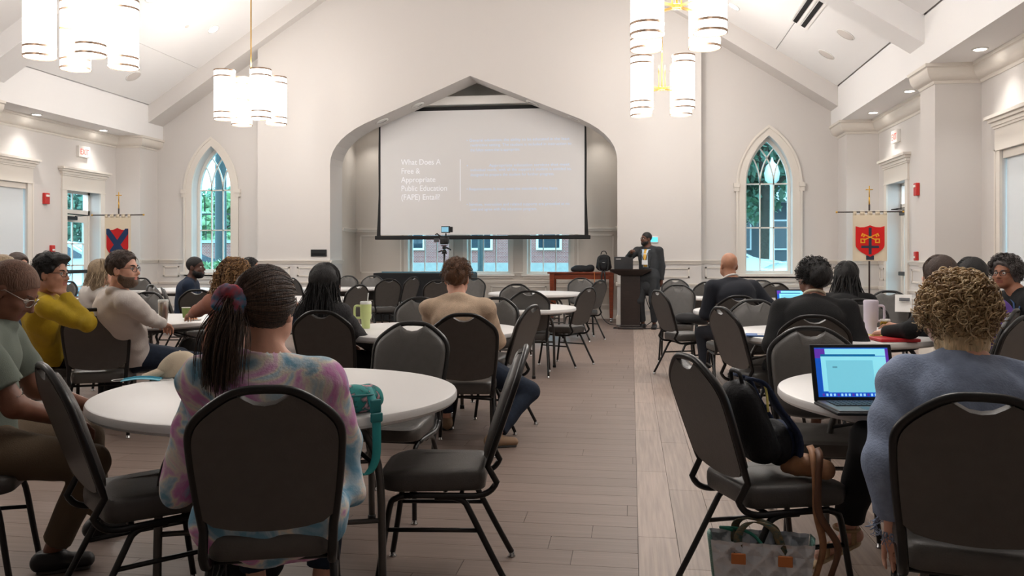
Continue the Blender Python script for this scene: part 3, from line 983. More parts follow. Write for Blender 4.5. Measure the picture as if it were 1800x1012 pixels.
for k, (a, b) in enumerate(((-9.34, -8.11), (2.0, 3.2))):
    rail(wb[k], (a, YB), (b, YB), (0, -1), .78, LOWR, 'lower_rail'); rail(wb[k], (a, YB), (b, YB), (0, -1), .19, BASE, 'baseboard')
    panel(wb[k], (a+.1, YB), (b-.1, YB), (0, -1), .27, .66)

def arc_pts(cx, w, zs, za, shift, mirror, n=20):
    r = za - zs; R = (w*w + r*r) / (2*w); out = []
    for k in range(n*2+1):
        a = math.asin(min(1, r/R))*k/n
        if a > math.pi/2: break
        u = -w + R - R*math.cos(a) + shift; v = zs + R*math.sin(a)
        # inside the pointed outline
        hw = w if v <= zs else (math.sqrt(max(R*R - (v-zs)**2, 0)) - (R - w))
        if abs(u) > hw + .004: break
        out.append((cx - u if mirror else cx + u, v))
    return out
for k, (gx, side) in enumerate(GW):
    win = structure('window_%d' % (k+1), 'tall pointed window with curved tracery %s of the arch' % side, 'window')
    mb = MB()
    so, si = gothic(gx, .60, .90, 2.69, 3.81), gothic(gx, .435, .985, 2.69, 3.625)
    mb.prism(so, [si], ywall, YB-.03, YB+.02); mb.build('casing', 'trim', win)
    so2 = gothic(gx, .612, .93, 2.69, 3.825)
    mb = MB().prism(so2, [gothic(gx, .572, .9305, 2.69, 3.772)], ywall, YB-.052, YB-.03); mb.build('casing_edge', 'trim', win)
    for s in (-1, 1):
        MB().bb(gx+s*.545, gx+s*.66, YB-.075, YB, 2.64, 2.72).bb(gx+s*.555, gx+s*.65, YB-.06, YB, 2.56, 2.64).build('corner_block', 'trim', win)
    MB().bb(gx-.66, gx+.66, YB-.075, YB+.26, .93, .985).bb(gx-.6, gx+.6, YB-.03, YB, .83, .93).build('window_sill', 'trim', win)
    yg = YB + .26
    mb = MB().prism(gothic(gx, .44, .985, 2.69, 3.63), [gothic(gx, .385, 1.04, 2.69, 3.54)], ywall, yg-.03, yg+.05); mb.build('frame', 'white_trim', win)
    w, zs, za = .385, 2.69, 3.54
    mu = lambda x0, x1, z0, z1: MB().bb(gx+x0, gx+x1, yg-.015, yg+.03, z0, z1).build('muntin', 'white_trim', win)
    for s in (-1, 1): mu(s*w/3-.012, s*w/3+.012, 1.04, 2.72)
    for z in (1.87, 2.72): mu(-w, w, z-.013, z+.013)
    for mir in (False, True):
        for sh in (2*w/3, 4*w/3):
            P = arc_pts(gx, w, zs+.02, za, sh, mir)
            if len(P) > 2: MB().ribbon([(u, yg+.007, v) for u, v in P], .045, .022, (0, 1, 0)).build('tracery', 'white_trim', win)
    for i in range(3):
        for z0, z1 in ((1.04, 1.87), (1.87, 2.72)):
            MB().bb(gx-w+i*2*w/3, gx-w+(i+1)*2*w/3, yg+.006, yg+.012, z0, z1).build('pane', 'glass', win)
    MB().prism(gothic(gx, w, 2.72, 2.7201, za), [], ywall, yg+.006, yg+.012).build('pane', 'glass', win)

# ---- arch wall and alcove
AL, AC = -6.02, -3.145
AR = 2*AC - AL
def arch_line(n=8):
    L = [(AL, -.01), (AL, 3.16)]
    for k in range(1, n+1):
        t = k/n; a, b, c = (AL, 3.16), (AL, 3.72), (-5.07, 4.07)
        L.append(tuple((1-t)**2*a[i] + 2*t*(1-t)*b[i] + t*t*c[i] for i in (0, 1)))
    return L + [(AC, 4.87)] + [(2*AC - u, v) for u, v in reversed(L)]
al = arch_line()
BL, BR = -7.56, 1.31
AR = 2*AC - AL
wa = structure('wall_arch', 'cream end wall with a wide gabled archway around the screen', 'wall',
               MB().prism([(BL, -.01)] + al + [(BR, -.01), (BR, zc(BR)+.5), (XC, ZAP+.5), (BL, zc(BL)+.5)], [], ywall, YA, YA+.72).mesh('wall', 'wall'))
for a, b, sp in ((BL, AL, [(0, .77), (.77, 1.54)]), (AR, BR, [(0, .72), (.72, 1.44)])):
    wainscot(wa, (a, YA), (b, YA), (0, -1), sp, z=1.24, lo=.80)
for xx, nn in ((AL, 1), (AR, -1)):
    wainscot(wa, (xx, YA), (xx, YA+.72), (nn, 0), [], z=1.24, lo=.80)
# alcove shell
AW = [(-4.83, -3.91), (-3.52, -2.6), (-2.21, -1.29)]
walc = structure('wall_alcove', 'panelled beige alcove wall behind the screen with three windows', 'wall',
                 MB().prism([(AL-.2, -.01), (AR+.2, -.01), (AR+.2, 3.95), (AC, 5.3), (AL-.2, 3.95)], [[(a, .93), (b, .93), (b, 2.6), (a, 2.6)] for a, b in AW], ywall, YALC, YALC+.3).mesh('wall', 'alcove'))
for nm, x0, x1 in (('side_wall', AL-.2, AL), ('side_wall', AR, AR+.2)):
    MB().bb(x0, x1, YA+.72, YALC, -.01, 4.05).build(nm, 'alcove', walc)
mb = MB()
for x0, z0, x1, z1 in ((AL-.2, 3.87, AC, 5.17), (AC, 5.17, AR+.2, 3.87)):
    mb.add([(x0, YA+.7, z0), (x1, YA+.7, z1), (x1, YALC+.1, z1), (x0, YALC+.1, z0), (x0, YA+.7, z0+.1), (x1, YA+.7, z1+.1), (x1, YALC+.1, z1+.1), (x0, YALC+.1, z0+.1)],
           [(0,3,2,1),(4,5,6,7),(0,1,5,4),(1,2,6,5),(2,3,7,6),(3,0,4,7)])
mb.build('alcove_ceiling', 'ceil', walc)
rail(walc, (AL, YALC), (-4.95, YALC), (0, -1), 1.92, CHAIR); rail(walc, (-1.17, YALC), (AR, YALC), (0, -1), 1.92, CHAIR)
for a, b, s in ((AL, AL, 1), (AR, AR, -1)):
    rail(walc, (a, YA+.72), (a, YALC), (s, 0), 1.92, CHAIR); rail(walc, (a, YA+.72), (a, YALC), (s, 0), .19, BASE, 'baseboard')
rail(walc, (AL, YALC), (AR, YALC), (0, -1), .19, BASE, 'baseboard'); rail(walc, (AL, YALC), (AR, YALC), (0, -1), .80, LOWR, 'lower_rail')
for a, b in ((AL+.1, -4.98), (-3.87, -3.56), (-2.56, -2.25), (-1.14, AR-.1)):
    panel(walc, (a, YALC), (b, YALC), (0, -1), .95, 1.78); 
for a, b in ((AL+.1, -4.4), (-4.3, -3.1), (-3.0, -1.8), (-1.7, AR-.1)):
    panel(walc, (a, YALC), (b, YALC), (0, -1), .28, .68)
for k, (a, b) in enumerate(AW):
    win = structure('window_%d' % (k+3), '%s of the three low windows under the projection screen' % ('leftmost', 'middle', 'rightmost')[k], 'window')
    MB().prism([(a-.09, .84), (b+.09, .84), (b+.09, 2.7), (a-.09, 2.7)], [[(a, .93), (b, .93), (b, 2.6), (a, 2.6)]], ywall, YALC-.025, YALC).build('casing', 'trim', win)
    MB().bb(a-.12, b+.12, YALC-.06, YALC+.2, .89, .935).build('window_sill', 'white_trim', win)
    yg = YALC + .2
    MB().prism([(a, .93), (b, .93), (b, 2.6), (a, 2.6)], [[(a+.05, .99), (b-.05, .99), (b-.05, 2.55), (a+.05, 2.55)]], ywall, yg-.03, yg+.05).build('frame', 'white_trim', win)
    for q in (1, 2):
        xx = lerp(a+.05, b-.05, q/3); MB().bb(xx-.011, xx+.011, yg-.01, yg+.03, .99, 2.55).build('muntin', 'white_trim', win)
    for q in range(3):
        MB().bb(lerp(a+.05, b-.05, q/3), lerp(a+.05, b-.05, (q+1)/3), yg+.006, yg+.012, .99, 2.55).build('pane', 'glass', win)

# ---- side walls with doors and windows
DOORY = (14.46, 15.46)
holes_L = [[(12.32, .8), (13.42, .8), (13.42, 2.62), (12.32, 2.62)], [(DOORY[0], -.005), (DOORY[1], -.005), (DOORY[1], 2.58), (DOORY[0], 2.58)]]
holes_R = [[(9.45, .8), (10.9, .8), (10.9, 2.62), (9.45, 2.62)], [(DOORY[0], -.005), (DOORY[1], -.005), (DOORY[1], 2.58), (DOORY[0], 2.58)]]
sidew = {}
for side, X, s, holes in (('left', XL, 1, holes_L), ('right', XR, -1, holes_R)):
    w = structure('wall_' + side, 'cream %s side wall with pilasters and a glazed door' % side, 'wall',
                  MB().prism([(YREAR, -.01), (YB+.3, -.01), (YB+.3, ZS+.1), (YREAR, ZS+.1)], holes, xwall, X, X - s*.36).mesh('wall', 'wall'))
    sidew[side] = w
    spans = [(YREAR, 11.5), (12.06, 12.16), (13.56, 14.32), (15.6, 16.0)] if side == 'left' else [(YREAR, 9.3), (11.05, 11.5), (12.06, 14.32), (15.6, 16.0)]
    for a, b in spans:
        sp = [(q, min(q+1.1, b-a)) for q in np.arange(0, b-a-.3, 1.1)]
        wainscot(w, (X, a), (X, b), (s, 0), sp, z=1.25, lo=.78)
    # pilasters
    px = SL-.13 if side == 'left' else SR+.13
    for y0, y1 in ((2.4, 2.96), (6.95, 7.51), (11.5, 12.06), (16.0, YB)):
        p = MB().bb(min(X, px), max(X, px), y0, y1, 0, ZS-.01).build('pilaster', 'wall', w)
        for zz, prof in ((1.25, CHAIR), (.78, LOWR), (.19, BASE)):
            rail(w, (px, y0), (px, y1), (s, 0), zz, prof, 'pilaster_moulding')
            rail(w, (X, y0), (px, y0), (0, -1), zz, prof, 'pilaster_moulding')
        crown_run(w, (px, y0), (px, y1), (s, 0), ZS, 'crown_moulding', 1, 0)
        crown_run(w, (X, y0), (px, y0), (0, -1), ZS, 'crown_moulding', 0, 1)
    for a, b in ((YREAR, 2.4), (2.96, 6.95), (7.51, 11.5), (12.06, 16.0)):
        crown_run(w, (X, a), (X, b), (s, 0), ZS, 'crown_moulding')
wr_ = structure('wall_rear', 'plain cream wall behind the camera', 'wall', MB().prism([(XL-.3, -.01), (XR+.3, -.01), (XR+.3, 4.5), (XC, ZAP+.5), (XL-.3, 4.5)], [], ywall, YREAR, YREAR-.3).mesh('wall', 'wall'))

def head_casing(parent, X, s, y0, y1, z):
    """flat head board with a stepped cornice over an opening"""
    mb = MB()
    for a, b, pr, ex in ((z, z+.25, .03, .0), (z+.25, z+.28, .045, .02), (z+.28, z+.33, .06, .035), (z+.33, z+.37, .09, .065), (z+.37, z+.41, .125, .095), (z-.02, z, .04, .015)):
        mb.bb(X, X+s*pr, y0-ex, y1+ex, a, b)
    mb.build('head_casing', 'trim', parent)
WN = 6
M('shade', (222, 228, 232), .8)
for side, X, s, (a, b) in (('left', XL, 1, (12.32, 13.42)), ('right', XR, -1, (9.45, 10.9))):
    win = structure('window_%d' % WN, 'tall %s wall window covered by a pale roller shade' % side, 'window'); WN += 1
    for y0, y1 in ((a-.13, a), (b, b+.13)):
        MB().bb(X, X+s*.028, y0, y1, .8, 2.62).bb(X+s*.028, X+s*.04, y0 if y0 < a else y1-.03, y0+.03 if y0 < a else y1, .8, 2.62).build('casing', 'trim', win)
    head_casing(win, X, s, a-.13, b+.13, 2.62)
    MB().bb(X-s*.2, X+s*.06, a-.16, b+.16, .76, .8).build('window_sill', 'trim', win)
    MB().bb(X-s*.05, X-s*.055, a+.02, b-.02, .82, 2.5).build('roller_shade', 'shade', win)
    MB().bb(X-s*.09, X-s*.01, a+.005, b-.005, 2.5, 2.6).build('shade_box', 'trim', win)
    MB().prism([(a, .8), (b, .8), (b, 2.62), (a, 2.62)], [[(a+.06, .86), (b-.06, .86), (b-.06, 2.56), (a+.06, 2.56)]], xwall, X-s*.2, X-s*.27).build('frame', 'white_trim', win)
    MB().bb(X-s*.23, X-s*.237, a+.06, b-.06, .86, 2.56).build('pane', 'glass', win)
for k, (side, X, s) in enumerate((('left', XL, 1), ('right', XR, -1))):
    a, b = DOORY
    d = structure('door_%d' % (k+1), 'glazed exit door with transom in the %s wall' % side, 'door')
    for y0, y1 in ((a-.14, a), (b, b+.14)):
        MB().bb(X, X+s*.03, y0, y1, 0, 2.58).build('casing', 'trim', d)
    head_casing(d, X, s, a-.14, b+.14, 2.58)
    x = X - s*.24
    MB().bb(x-s*.03, x+s*.03, a, b, 2.13, 2.22).bb(x-s*.03, x+s*.03, a, a+.05, 0, 2.58).bb(x-s*.03, x+s*.03, b-.05, b, 0, 2.58).bb(x-s*.03, x+s*.03, a, b, 2.53, 2.58).build('door_frame', 'white_trim', d)
    y0, y1 = a+.05, b-.05
    MB().prism([(y0, .01), (y1, .01), (y1, 2.12), (y0, 2.12)], [[(y0+.12, .3), (y1-.12, .3), (y1-.12, 1.98), (y0+.12, 1.98)]], xwall, x-s*.022, x+s*.022).build('door_leaf', 'white_trim', d)
    ym = (y0+y1)/2
    MB().bb(x-s*.015, x+s*.015, ym-.014, ym+.014, .3, 1.98).build('muntin', 'white_trim', d)
    MB().bb(x-s*.015, x+s*.015, ym-.014, ym+.014, 2.22, 2.53).build('muntin', 'white_trim', d)
    for q in (1, 2, 3):
        z = .3 + 1.68*q/4; MB().bb(x-s*.015, x+s*.015, y0+.12, y1-.12, z-.012, z+.012).build('muntin', 'white_trim', d)
    for p0_, p1_ in ((y0+.12, ym), (ym, y1-.12)):
        MB().bb(x-.003, x+.003, p0_, p1_, 2.22, 2.53).build('pane', 'glass', d)
        for q in range(4): MB().bb(x-.003, x+.003, p0_, p1_, .3+.42*q, .3+.42*(q+1)).build('pane', 'glass', d)
    MB().rbox((x+s*.08, y0+.3 if k == 0 else y1-.3, 2.05), (.07, .34, .07), .012).tube([(x+s*.1, y0+.4, 2.09), (x+s*.3, y0+.55, 2.11), (x+s*.1, y0+.1, 2.13)], .009, 6).build('door_closer', 'frame', d)
    MB().rbox((x+s*.075, ym, 1.02), (.05, .84, .07), .015).build('push_bar', 'frame', d)
    if k == 1:
        MB().tube([(x+s*.05, y0+.07, .05), (x+s*.05, y0+.07, 2.08)], .012, 8).rbox((x+s*.06, y0+.1, 1.02), (.08, .12, .2), .02).build('latch_rod', 'frame', d)

# ---- ceiling: slopes, soffits, fascias, rafters
ceil = structure('ceiling', 'white sloped gable ceiling with rafters and side soffits', 'ceiling')
def slab(mb, P, n, t):
    P = [Vector(p) for p in P]; n = Vector(n)*t
    mb.add([*P, *[p+n for p in P]], [(0,1,2,3),(7,6,5,4),(0,4,5,1),(1,5,6,2),(2,6,7,3),(3,7,4,0)])
bays = [YREAR-.2, 2.4, 2.96, 6.95, 7.51, 11.5, 12.06, 16.08, YB+.3]
seams_z = .5
for s, xe in ((1, SL), (-1, SR)):
    mb = MB()
    # two panel courses with a thin open joint between, and a shadow gap along the fascia
    xm = xe + s*1.1
    n = Vector((-s*SLOPE, 0, 1)).normalized()
    for x0, x1 in ((xe+s*.02, xm-s*.004), (xm+s*.004, XC)):
        slab(mb, [(x0, YREAR-.2, zc(x0)), (x1, YREAR-.2, zc(x1)), (x1, YB+.3, zc(x1)), (x0, YB+.3, zc(x0))], n, .12)
    slab(mb, [(xe, YREAR-.2, zc(xe)+.05), (XC, YREAR-.2, zc(XC)+.05), (XC, YB+.3, zc(XC)+.05), (xe, YB+.3, zc(xe)+.05)], n, .2)
    mb.build('ceiling_slope', 'ceil', ceil)
    xo = XL-.3 if s > 0 else XR+.3
    xf = xe-s*.12
    mb = MB(); mb.bb(min(xo, xf), max(xo, xf), YREAR-.2, YB+.3, ZS, ZS+.1); mb.build('soffit', 'ceil', ceil)
    mb = MB(); mb.bb(min(xf, xe), max(xf, xe), YREAR-.2, YB+.3, ZS, ZF); mb.bb(min(xf, xe-s*.03), max(xf, xe-s*.03), YREAR-.2, YB+.3, ZF, ZF+.3); mb.build('fascia', 'ceil', ceil)
    for y0, y1 in ((2.4, 2.96), (6.95, 7.51), (11.5, 12.06), (16.08, YB)):
        mb = MB(); P = [(xe, zc(xe)+.02), (XC, ZAP+.02), (XC, ZAP-.36), (xe, zc(xe)-.36)]
        if y0 > 16:
            xq = BL if s > 0 else BR
            P = [(xe, zc(xe)+.02), (xq, zc(xq)+.02), (xq, zc(xq)-.36), (xe, zc(xe)-.36)]
            mb.prism(P, [], ywall, y0, y1)
            P = [(xq, zc(xq)+.02), (XC, ZAP+.02), (XC, ZAP-.36), (xq, zc(xq)-.36)]
            mb.prism(P, [], ywall, y0, YA)
        else:
            mb.prism(P, [], ywall, y0, y1)
        mb.build('rafter', 'ceil' if y0 < 16 else 'wall', ceil)

# ---- recessed lights, speakers, vents
def tilt_R(n):
    n = Vector(n).normalized(); x = Vector((0, 1, 0)).cross(n).normalized(); y = n.cross(x)
    return Matrix((x, y, n)).transposed()
M('dark_slot', (8, 8, 8), .9)
M('grille', (214, 206, 200), .7)
M('light_ring', (240, 238, 234), .4)
def downlight(p, n, label, lamp=True, r=.085, watt=None):
    o = thing('downlight', label, 'ceiling light', p, 0, 'recessed downlights')
    R = tilt_R(n)
    mb = MB().lathe([(r, 0), (r+.022, .0), (r+.022, .012), (r, .012)], n=24, cap=False)
    mb.v = [tuple(R @ Vector(v)) for v in mb.v]; mb.build('trim_ring', 'light_ring', o, True)
    mb = MB().lathe([(0.001, .004), (r, .004)], n=24, cap=False); mb.v = [tuple(R @ Vector(v)) for v in mb.v]; mb.build('lens', 'downlight_lens', o)
    if lamp:
        l = bpy.data.lights.new('lamp', 'SPOT'); l.energy = watt or DOWN_WATT; l.color = (1, .97, .93)
        l.spot_size = math.radians(105); l.spot_blend = .9; l.shadow_soft_size = .07
        lo = link('lamp', l, o); lo.location = R @ Vector((0, 0, .03)); lo.rotation_euler = (0, 0, 0)
        if abs(n[0]) > .1: lo.rotation_euler = (0, 0, 0)
for x, y_, lb in ((-10.17, 13.24, 'left soffit downlight above the shaded window'), (-10.17, 15.1, 'left soffit downlight above the exit door'), (-10.17, 9.4, 'left soffit downlight before the pilaster'), (-10.17, 5.0, 'left soffit downlight nearest the camera'),
                 (4.08, 10.63, 'right soffit downlight nearest the tall pilaster front'), (4.08, 13.18, 'right soffit downlight just behind the tall pilaster'), (4.08, 15.07, 'right soffit downlight over the door by the red banner'), (4.08, 6.0, 'right soffit downlight nearest the camera')):
    downlight((x, y_, ZS-.001), (0, 0, -1), lb, True, .07, DOWN_WATT*.8)
nL = (SLOPE, 0, -1); nR = (-SLOPE, 0, -1)
for x, y_, lb in ((-7.92, 15.14, 'oval-looking light high on the left slope by the arch'), (-7.95, 13.1, 'light on the left slope behind the near pendant'), (-7.95, 9.3, 'light on the left slope one bay nearer'), (-7.95, 4.8, 'light on the left slope overhead'),
                 (1.78, 15.15, 'light high on the right slope behind the pendants'), (1.8, 12.9, 'light on the right slope above the pendants'), (1.8, 9.3, 'light on the right slope one bay nearer'), (1.8, 4.8, 'light on the right slope overhead')):
    downlight((x, y_, zc(x)-.002), nL if x < XC else nR, lb, True, .095)
for x, z, lb in ((-5.05, 4.08, 'lower left'), (-4.3, 4.36, 'upper left'), (-1.95, 4.4, 'upper right'), (-1.12, 4.09, 'lower right')):
    sl = .412 if x < AC else -.412
    zz = 4.87 - .412*abs(x - AC) if abs(x-AC) < 1.99 else 4.05
    o = thing('recessed_can', 'small white can light in the arch underside, %s' % lb, 'ceiling light', (x, YA+.36, zz-.003), 0, 'cans in the arch underside')
    R = tilt_R((sl, 0, -1))
    mb = MB().lathe([(.1, 0), (.135, 0), (.135, .02), (.1, .02)], n=24, cap=False); mb.v = [tuple(R @ Vector(v)) for v in mb.v]; mb.build('trim_ring', 'light_ring', o, True)
    mb = MB().lathe([(.001, .006), (.1, .006)], n=24, cap=False); mb.v = [tuple(R @ Vector(v)) for v in mb.v]; mb.build('lens', 'light_ring', o)
for x, lb in ((-5.6, 'left'), (-.7, 'right')):  # unseen lights added behind the arch to brighten the alcove
    downlight((x, 17.5, 3.87 + .0 + .415*(min(x-AL, AR-x)+.2) - .02), (0, 0, -1), 'added unseen light brightening the alcove behind the screen, %s side' % lb, True, .08, 30)
for x, y_, lb in ((-9.35, 14.8, 'round ceiling speaker low on the left slope'), (3.26, 13.55, 'round ceiling speaker on the right slope, the nearer one'), (3.26, 14.84, 'round ceiling speaker on the right slope, the farther one')):
    o = thing('ceiling_speaker', lb, 'speaker', (x, y_, zc(x)-.002), 0, 'round ceiling speakers'); R = tilt_R(nL if x < XC else nR)
    mb = MB().lathe([(.001, .012), (.12, .012), (.135, .008), (.14, 0)], n=28, cap=False); mb.v = [tuple(R @ Vector(v)) for v in mb.v]; mb.build('grille', 'grille', o, True)
    mb = MB().lathe([(.138, 0), (.15, 0), (.15, .008), (.138, .01)], n=28, cap=False); mb.v = [tuple(R @ Vector(v)) for v in mb.v]; mb.build('rim', 'light_ring', o, True)
o = thing('air_vent', 'linear slot air vent with two dark slots in the right slope', 'vent', (2.7, 13.55, zc(2.7)-.002)); R = tilt_R(nR)
for k in (-1, 1):
    mb = MB(); mb.box((k*.075, 0, .004), (.07, 1.35, .008)); mb.v = [tuple(R @ Vector(v)) for v in mb.v]; mb.build('slot', 'dark_slot', o)
mb = MB()
for k in (-.145, 0, .145): mb.box((k, 0, .006), (.03, 1.4, .014))
mb.v = [tuple(R @ Vector(v)) for v in mb.v]; mb.build('vent_frame', 'light_ring', o)
for x, y_ in ((-8.1, 14.5), (1.9, 14.3)):
    o = thing('sprinkler', 'tiny white sprinkler cap on the %s slope' % ('left' if x < XC else 'right'), 'sprinkler', (x, y_, zc(x)-.001)); R = tilt_R(nL if x < XC else nR)
    mb = MB().lathe([(.001, .015), (.025, .012), (.04, 0)], n=16, cap=False); mb.v = [tuple(R @ Vector(v)) for v in mb.v]; mb.build('cap', 'grille', o, True)

# ---- pendant chandeliers, four drum lamps each
BAND = {}
def pendant(x, y_, label):
    z0 = 3.66; H = .83; r = .175; d = .325
    o = thing('pendant_light', label, 'pendant light', (x, y_, 0), 0, 'four-drum pendants')
    ztop = zc(x)
    MB().tube([(0, 0, z0+.35), (0, 0, ztop)], .012, 8).lathe([(.07, -.06), (.075, -.02), (.075, 0), (.01, .0)], (0, 0, ztop), 20).build('stem', 'brass', o, True)
    mb = MB().rbox((0, 0, z0+.38), (.09, .09, .05), .01)
    for sx in (-1, 1):
        mb.tube([(sx*.05, -.05, z0+.36), (sx*.05, -.05, z0+.75)], .007, 6); mb.tube([(sx*.05, .05, z0+.36), (sx*.05, .05, z0+.75)], .007, 6)
    mb.build('hub', 'brass', o, True)
    for zz in (z0-.05, z0+H+.12):
        l = bpy.data.lights.new('lamp', 'POINT'); l.energy = 27 if zz < z0 else 44; l.color = (1, .97, .94); l.shadow_soft_size = .15
        link('lamp', l, o).location = (0, 0, zz)
    for sx in (-1, 1):
        for sy in (-1, 1):
            MB().box((sx*.09, sy*.09, z0+.38), (.24, .03, .025), Matrix.Rotation(math.atan2(sy, sx), 3, 'Z')).build('arm', 'brass', o)
            s = MB().lathe([(.001, z0+.012), (r-.004, z0+.012), (r, z0+.006), (r, z0+H-.006), (r-.006, z0+H-.02), (.001, z0+H-.03)], (sx*d, sy*d, 0), 32, cap=False).build('drum_shade', 'bulb_shade', o, 40)
            for zb in (.005, .11, H-.11, H-.005):
                if zb not in BAND:
                    BAND[zb] = MB().lathe([(r-.002, z0+zb-.013), (r+.006, z0+zb-.013), (r+.006, z0+zb+.013), (r-.002, z0+zb+.013)], (0, 0, 0), 32, cap=False).mesh('metal_band', 'lamp_band', 40)
                link('metal_band', BAND[zb], s).location = (sx*d, sy*d, 0)
for x, y_, lb in ((-6.57, 13.9, 'pendant of four white drums left of the screen'), (.49, 13.9, 'farther of the two pendants right of the screen'),
                 (-6.57, 9.35, 'near pendant of four white drums at the upper left'), (.49, 9.35, 'nearer of the two pendants right of the screen'),
                 (-6.57, 4.8, 'pendant over the left tables nearest the camera'), (.49, 4.8, 'pendant over the right tables nearest the camera')):
    pendant(x, y_, lb)

# ================================================================ furniture
def catmull(P, n=6, closed=False):
    P = [np.array(p, float) for p in P]; out = []; m = len(P)
    for i in range(m if closed else m-1):
        a, b = P[i], P[(i+1) % m]
        p = P[(i-1) % m] if (i > 0 or closed) else 2*a - b
        q = P[(i+2) % m] if (i < m-2 or closed) else 2*b - a
        for k in range(n):
            t = k/n
            out.append(.5*((2*a) + (b-p)*t + (2*p-5*a+4*b-q)*t*t + (3*a-p-3*b+q)*t**3))
    if not closed: out.append(P[-1])
    return out

def rounded_outline(w0, w1, d0, d1, r, n=6):
    """rounded trapezoid seat outline: half widths at the rear (d0) and the front (d1)"""
    C = [(w1, d1), (-w1, d1), (-w0, d0), (w0, d0)]
    out = []
    for i, (cx, cy) in enumerate(C):
        sx, sy = (1 if cx > 0 else -1), (1 if cy > (d0+d1)/2 else -1)
        rr = r[0] if sy > 0 else r[1]
        a0 = [0, math.pi/2, math.pi, 3*math.pi/2][i]
        for k in range(n+1):
            a = a0 + math.pi/2*k/n
            out.append((cx - sx*rr + rr*math.cos(a), cy - sy*rr + rr*math.sin(a)))
    return out

LEAN = .34
def back_pt(w, v, off=0.0):
    """point of the leaning back: w across, v below the top, off in front of the back plane"""
    zz = .94 + v*.945
    return (w, -.20 - LEAN*(zz-.47) + off, zz + off*.3)
def make_chair():
    o = thing('banquet_chair', 'x', 'chair')
    # seat
    ol = rounded_outline(.185, .21, -.20, .225, (.085, .05))
    mb = MB(); rings = []
    for z, k in ((.396, .955), (.402, .985), (.43, 1.0), (.455, .995), (.468, .975), (.476, .93), (.480, .82), (.482, .5)):
        rings.append([(x*k, y*k if k > .9 else y*k, z - (.012*max(0, (y-.12)/.1) if z > .46 else 0)) for x, y in ol])
    mb.rings(rings); mb.build('seat', 'vinyl', o, 60)
    # back pad
    fr = [(0, 0), (.055, -.003), (.10, -.018), (.15, -.052), (.192, -.092), (.212, -.135), (.214, -.2), (.205, -.33), (.19, -.47)]
    side = catmull(fr, 5)
    frame_half = [(p[0], p[1]) for p in side]
    pad_r = [(max(p[0]-.008, 0), p[1]-.008) for p in frame_half if p[0] > .075 and p[1] > -.43]
    top = [(0, -.048), (.03, -.043), (.055, -.028), (.075, -.014)]
    bot = [(.16, -.448), (.11, -.462), (.05, -.47), (0, -.472)]
    half = top + pad_r + bot
    loop = half + [(-u, v) for u, v in reversed(half[1:-1])]
    cx, cy = 0, -.25
    rings = []
    for off, k in ((-.012, .97), (-.016, .93), (-.012, 1.0), (.012, 1.0), (.024, .965), (.031, .88), (.034, .6)):
        if off == -.016: continue
        rings.append([back_pt(cx + (u-cx)*k, cy + (v-cy)*k, off) for u, v in loop])
    MB().rings(rings).build('backrest', 'vinyl', o, 50)
    # back frame: crown-shaped tube that runs down and forward below the seat
    low = [(.187, -.245, .43), (.186, -.215, .395), (.186, -.165, .378), (.186, -.08, .378), (.186, .12, .378)]
    right = [back_pt(u, v) for u, v in frame_half] + [tuple(p) for p in catmull(low, 4)]
    path = [(-x, y, z) for x, y, z in reversed(right)] + right[1:]
    MB().tube(path, .0145, 8, flat=(1.0, .85)).build('back_frame', 'frame', o, True)
    # legs with bend under the seat, chrome glides
    for sx in (-1, 1):
        for pts in ([(.186, -.02, .378), (.186, .10, .378), (.187, .155, .365), (.188, .178, .33), (.196, .205, .16), (.204, .228, .02)],
                    [(.186, .0, .372), (.186, -.07, .372), (.187, -.115, .355), (.19, -.14, .315), (.2, -.225, .15), (.208, -.295, .02)]):
            P = [(sx*x, y, z) for x, y, z in catmull(pts, 3)]
            l = MB().tube(P, .0125, 8).build('leg', 'frame', o, True)
            e = pts[-1]
            MB().lathe([(.010, .022), (.0125, .02), (.0125, .008), (.017, .005), (.017, 0)], (sx*e[0], e[1], 0), 12).build('glide', 'chrome', l, True)
        MB().tube([(sx*.193, .192, .245), (sx*.194, -.178, .245)], .009, 6).build('stretcher', 'frame', o, True)
    MB().tube([(-.186, .10, .372), (.186, .10, .372)], .009, 6).build('stretcher', 'frame', o, True)
    MB().tube([(-.186, -.1, .366), (.186, -.1, .366)], .009, 6).build('stretcher', 'frame', o, True)
    return o
CHAIR0 = make_chair()
chair_used = [False]
TOP_OFF = -.20 - LEAN*.47
def chair_at(x, y, heading, label, group):
    if chair_used[0]: o = copy_tree(CHAIR0)
    else: o = CHAIR0; chair_used[0] = True
    o.location = (x, y, 0); o.rotation_euler = (0, 0, math.radians(heading))
    return tag(o, label, 'chair', group)
def chair_top(px, py, heading, label, group, z=.94, D=None):
    """place a chair by the pixel of the top of its back (0.94 m high); heading 0 faces away from the camera, positive to the left"""
    p = at_z(px, py, z) if D is None else at_d(px, py, D)
    h = math.radians(heading)
    return chair_at(p[0] + TOP_OFF*math.sin(h), p[1] - TOP_OFF*math.cos(h), heading, label, group)

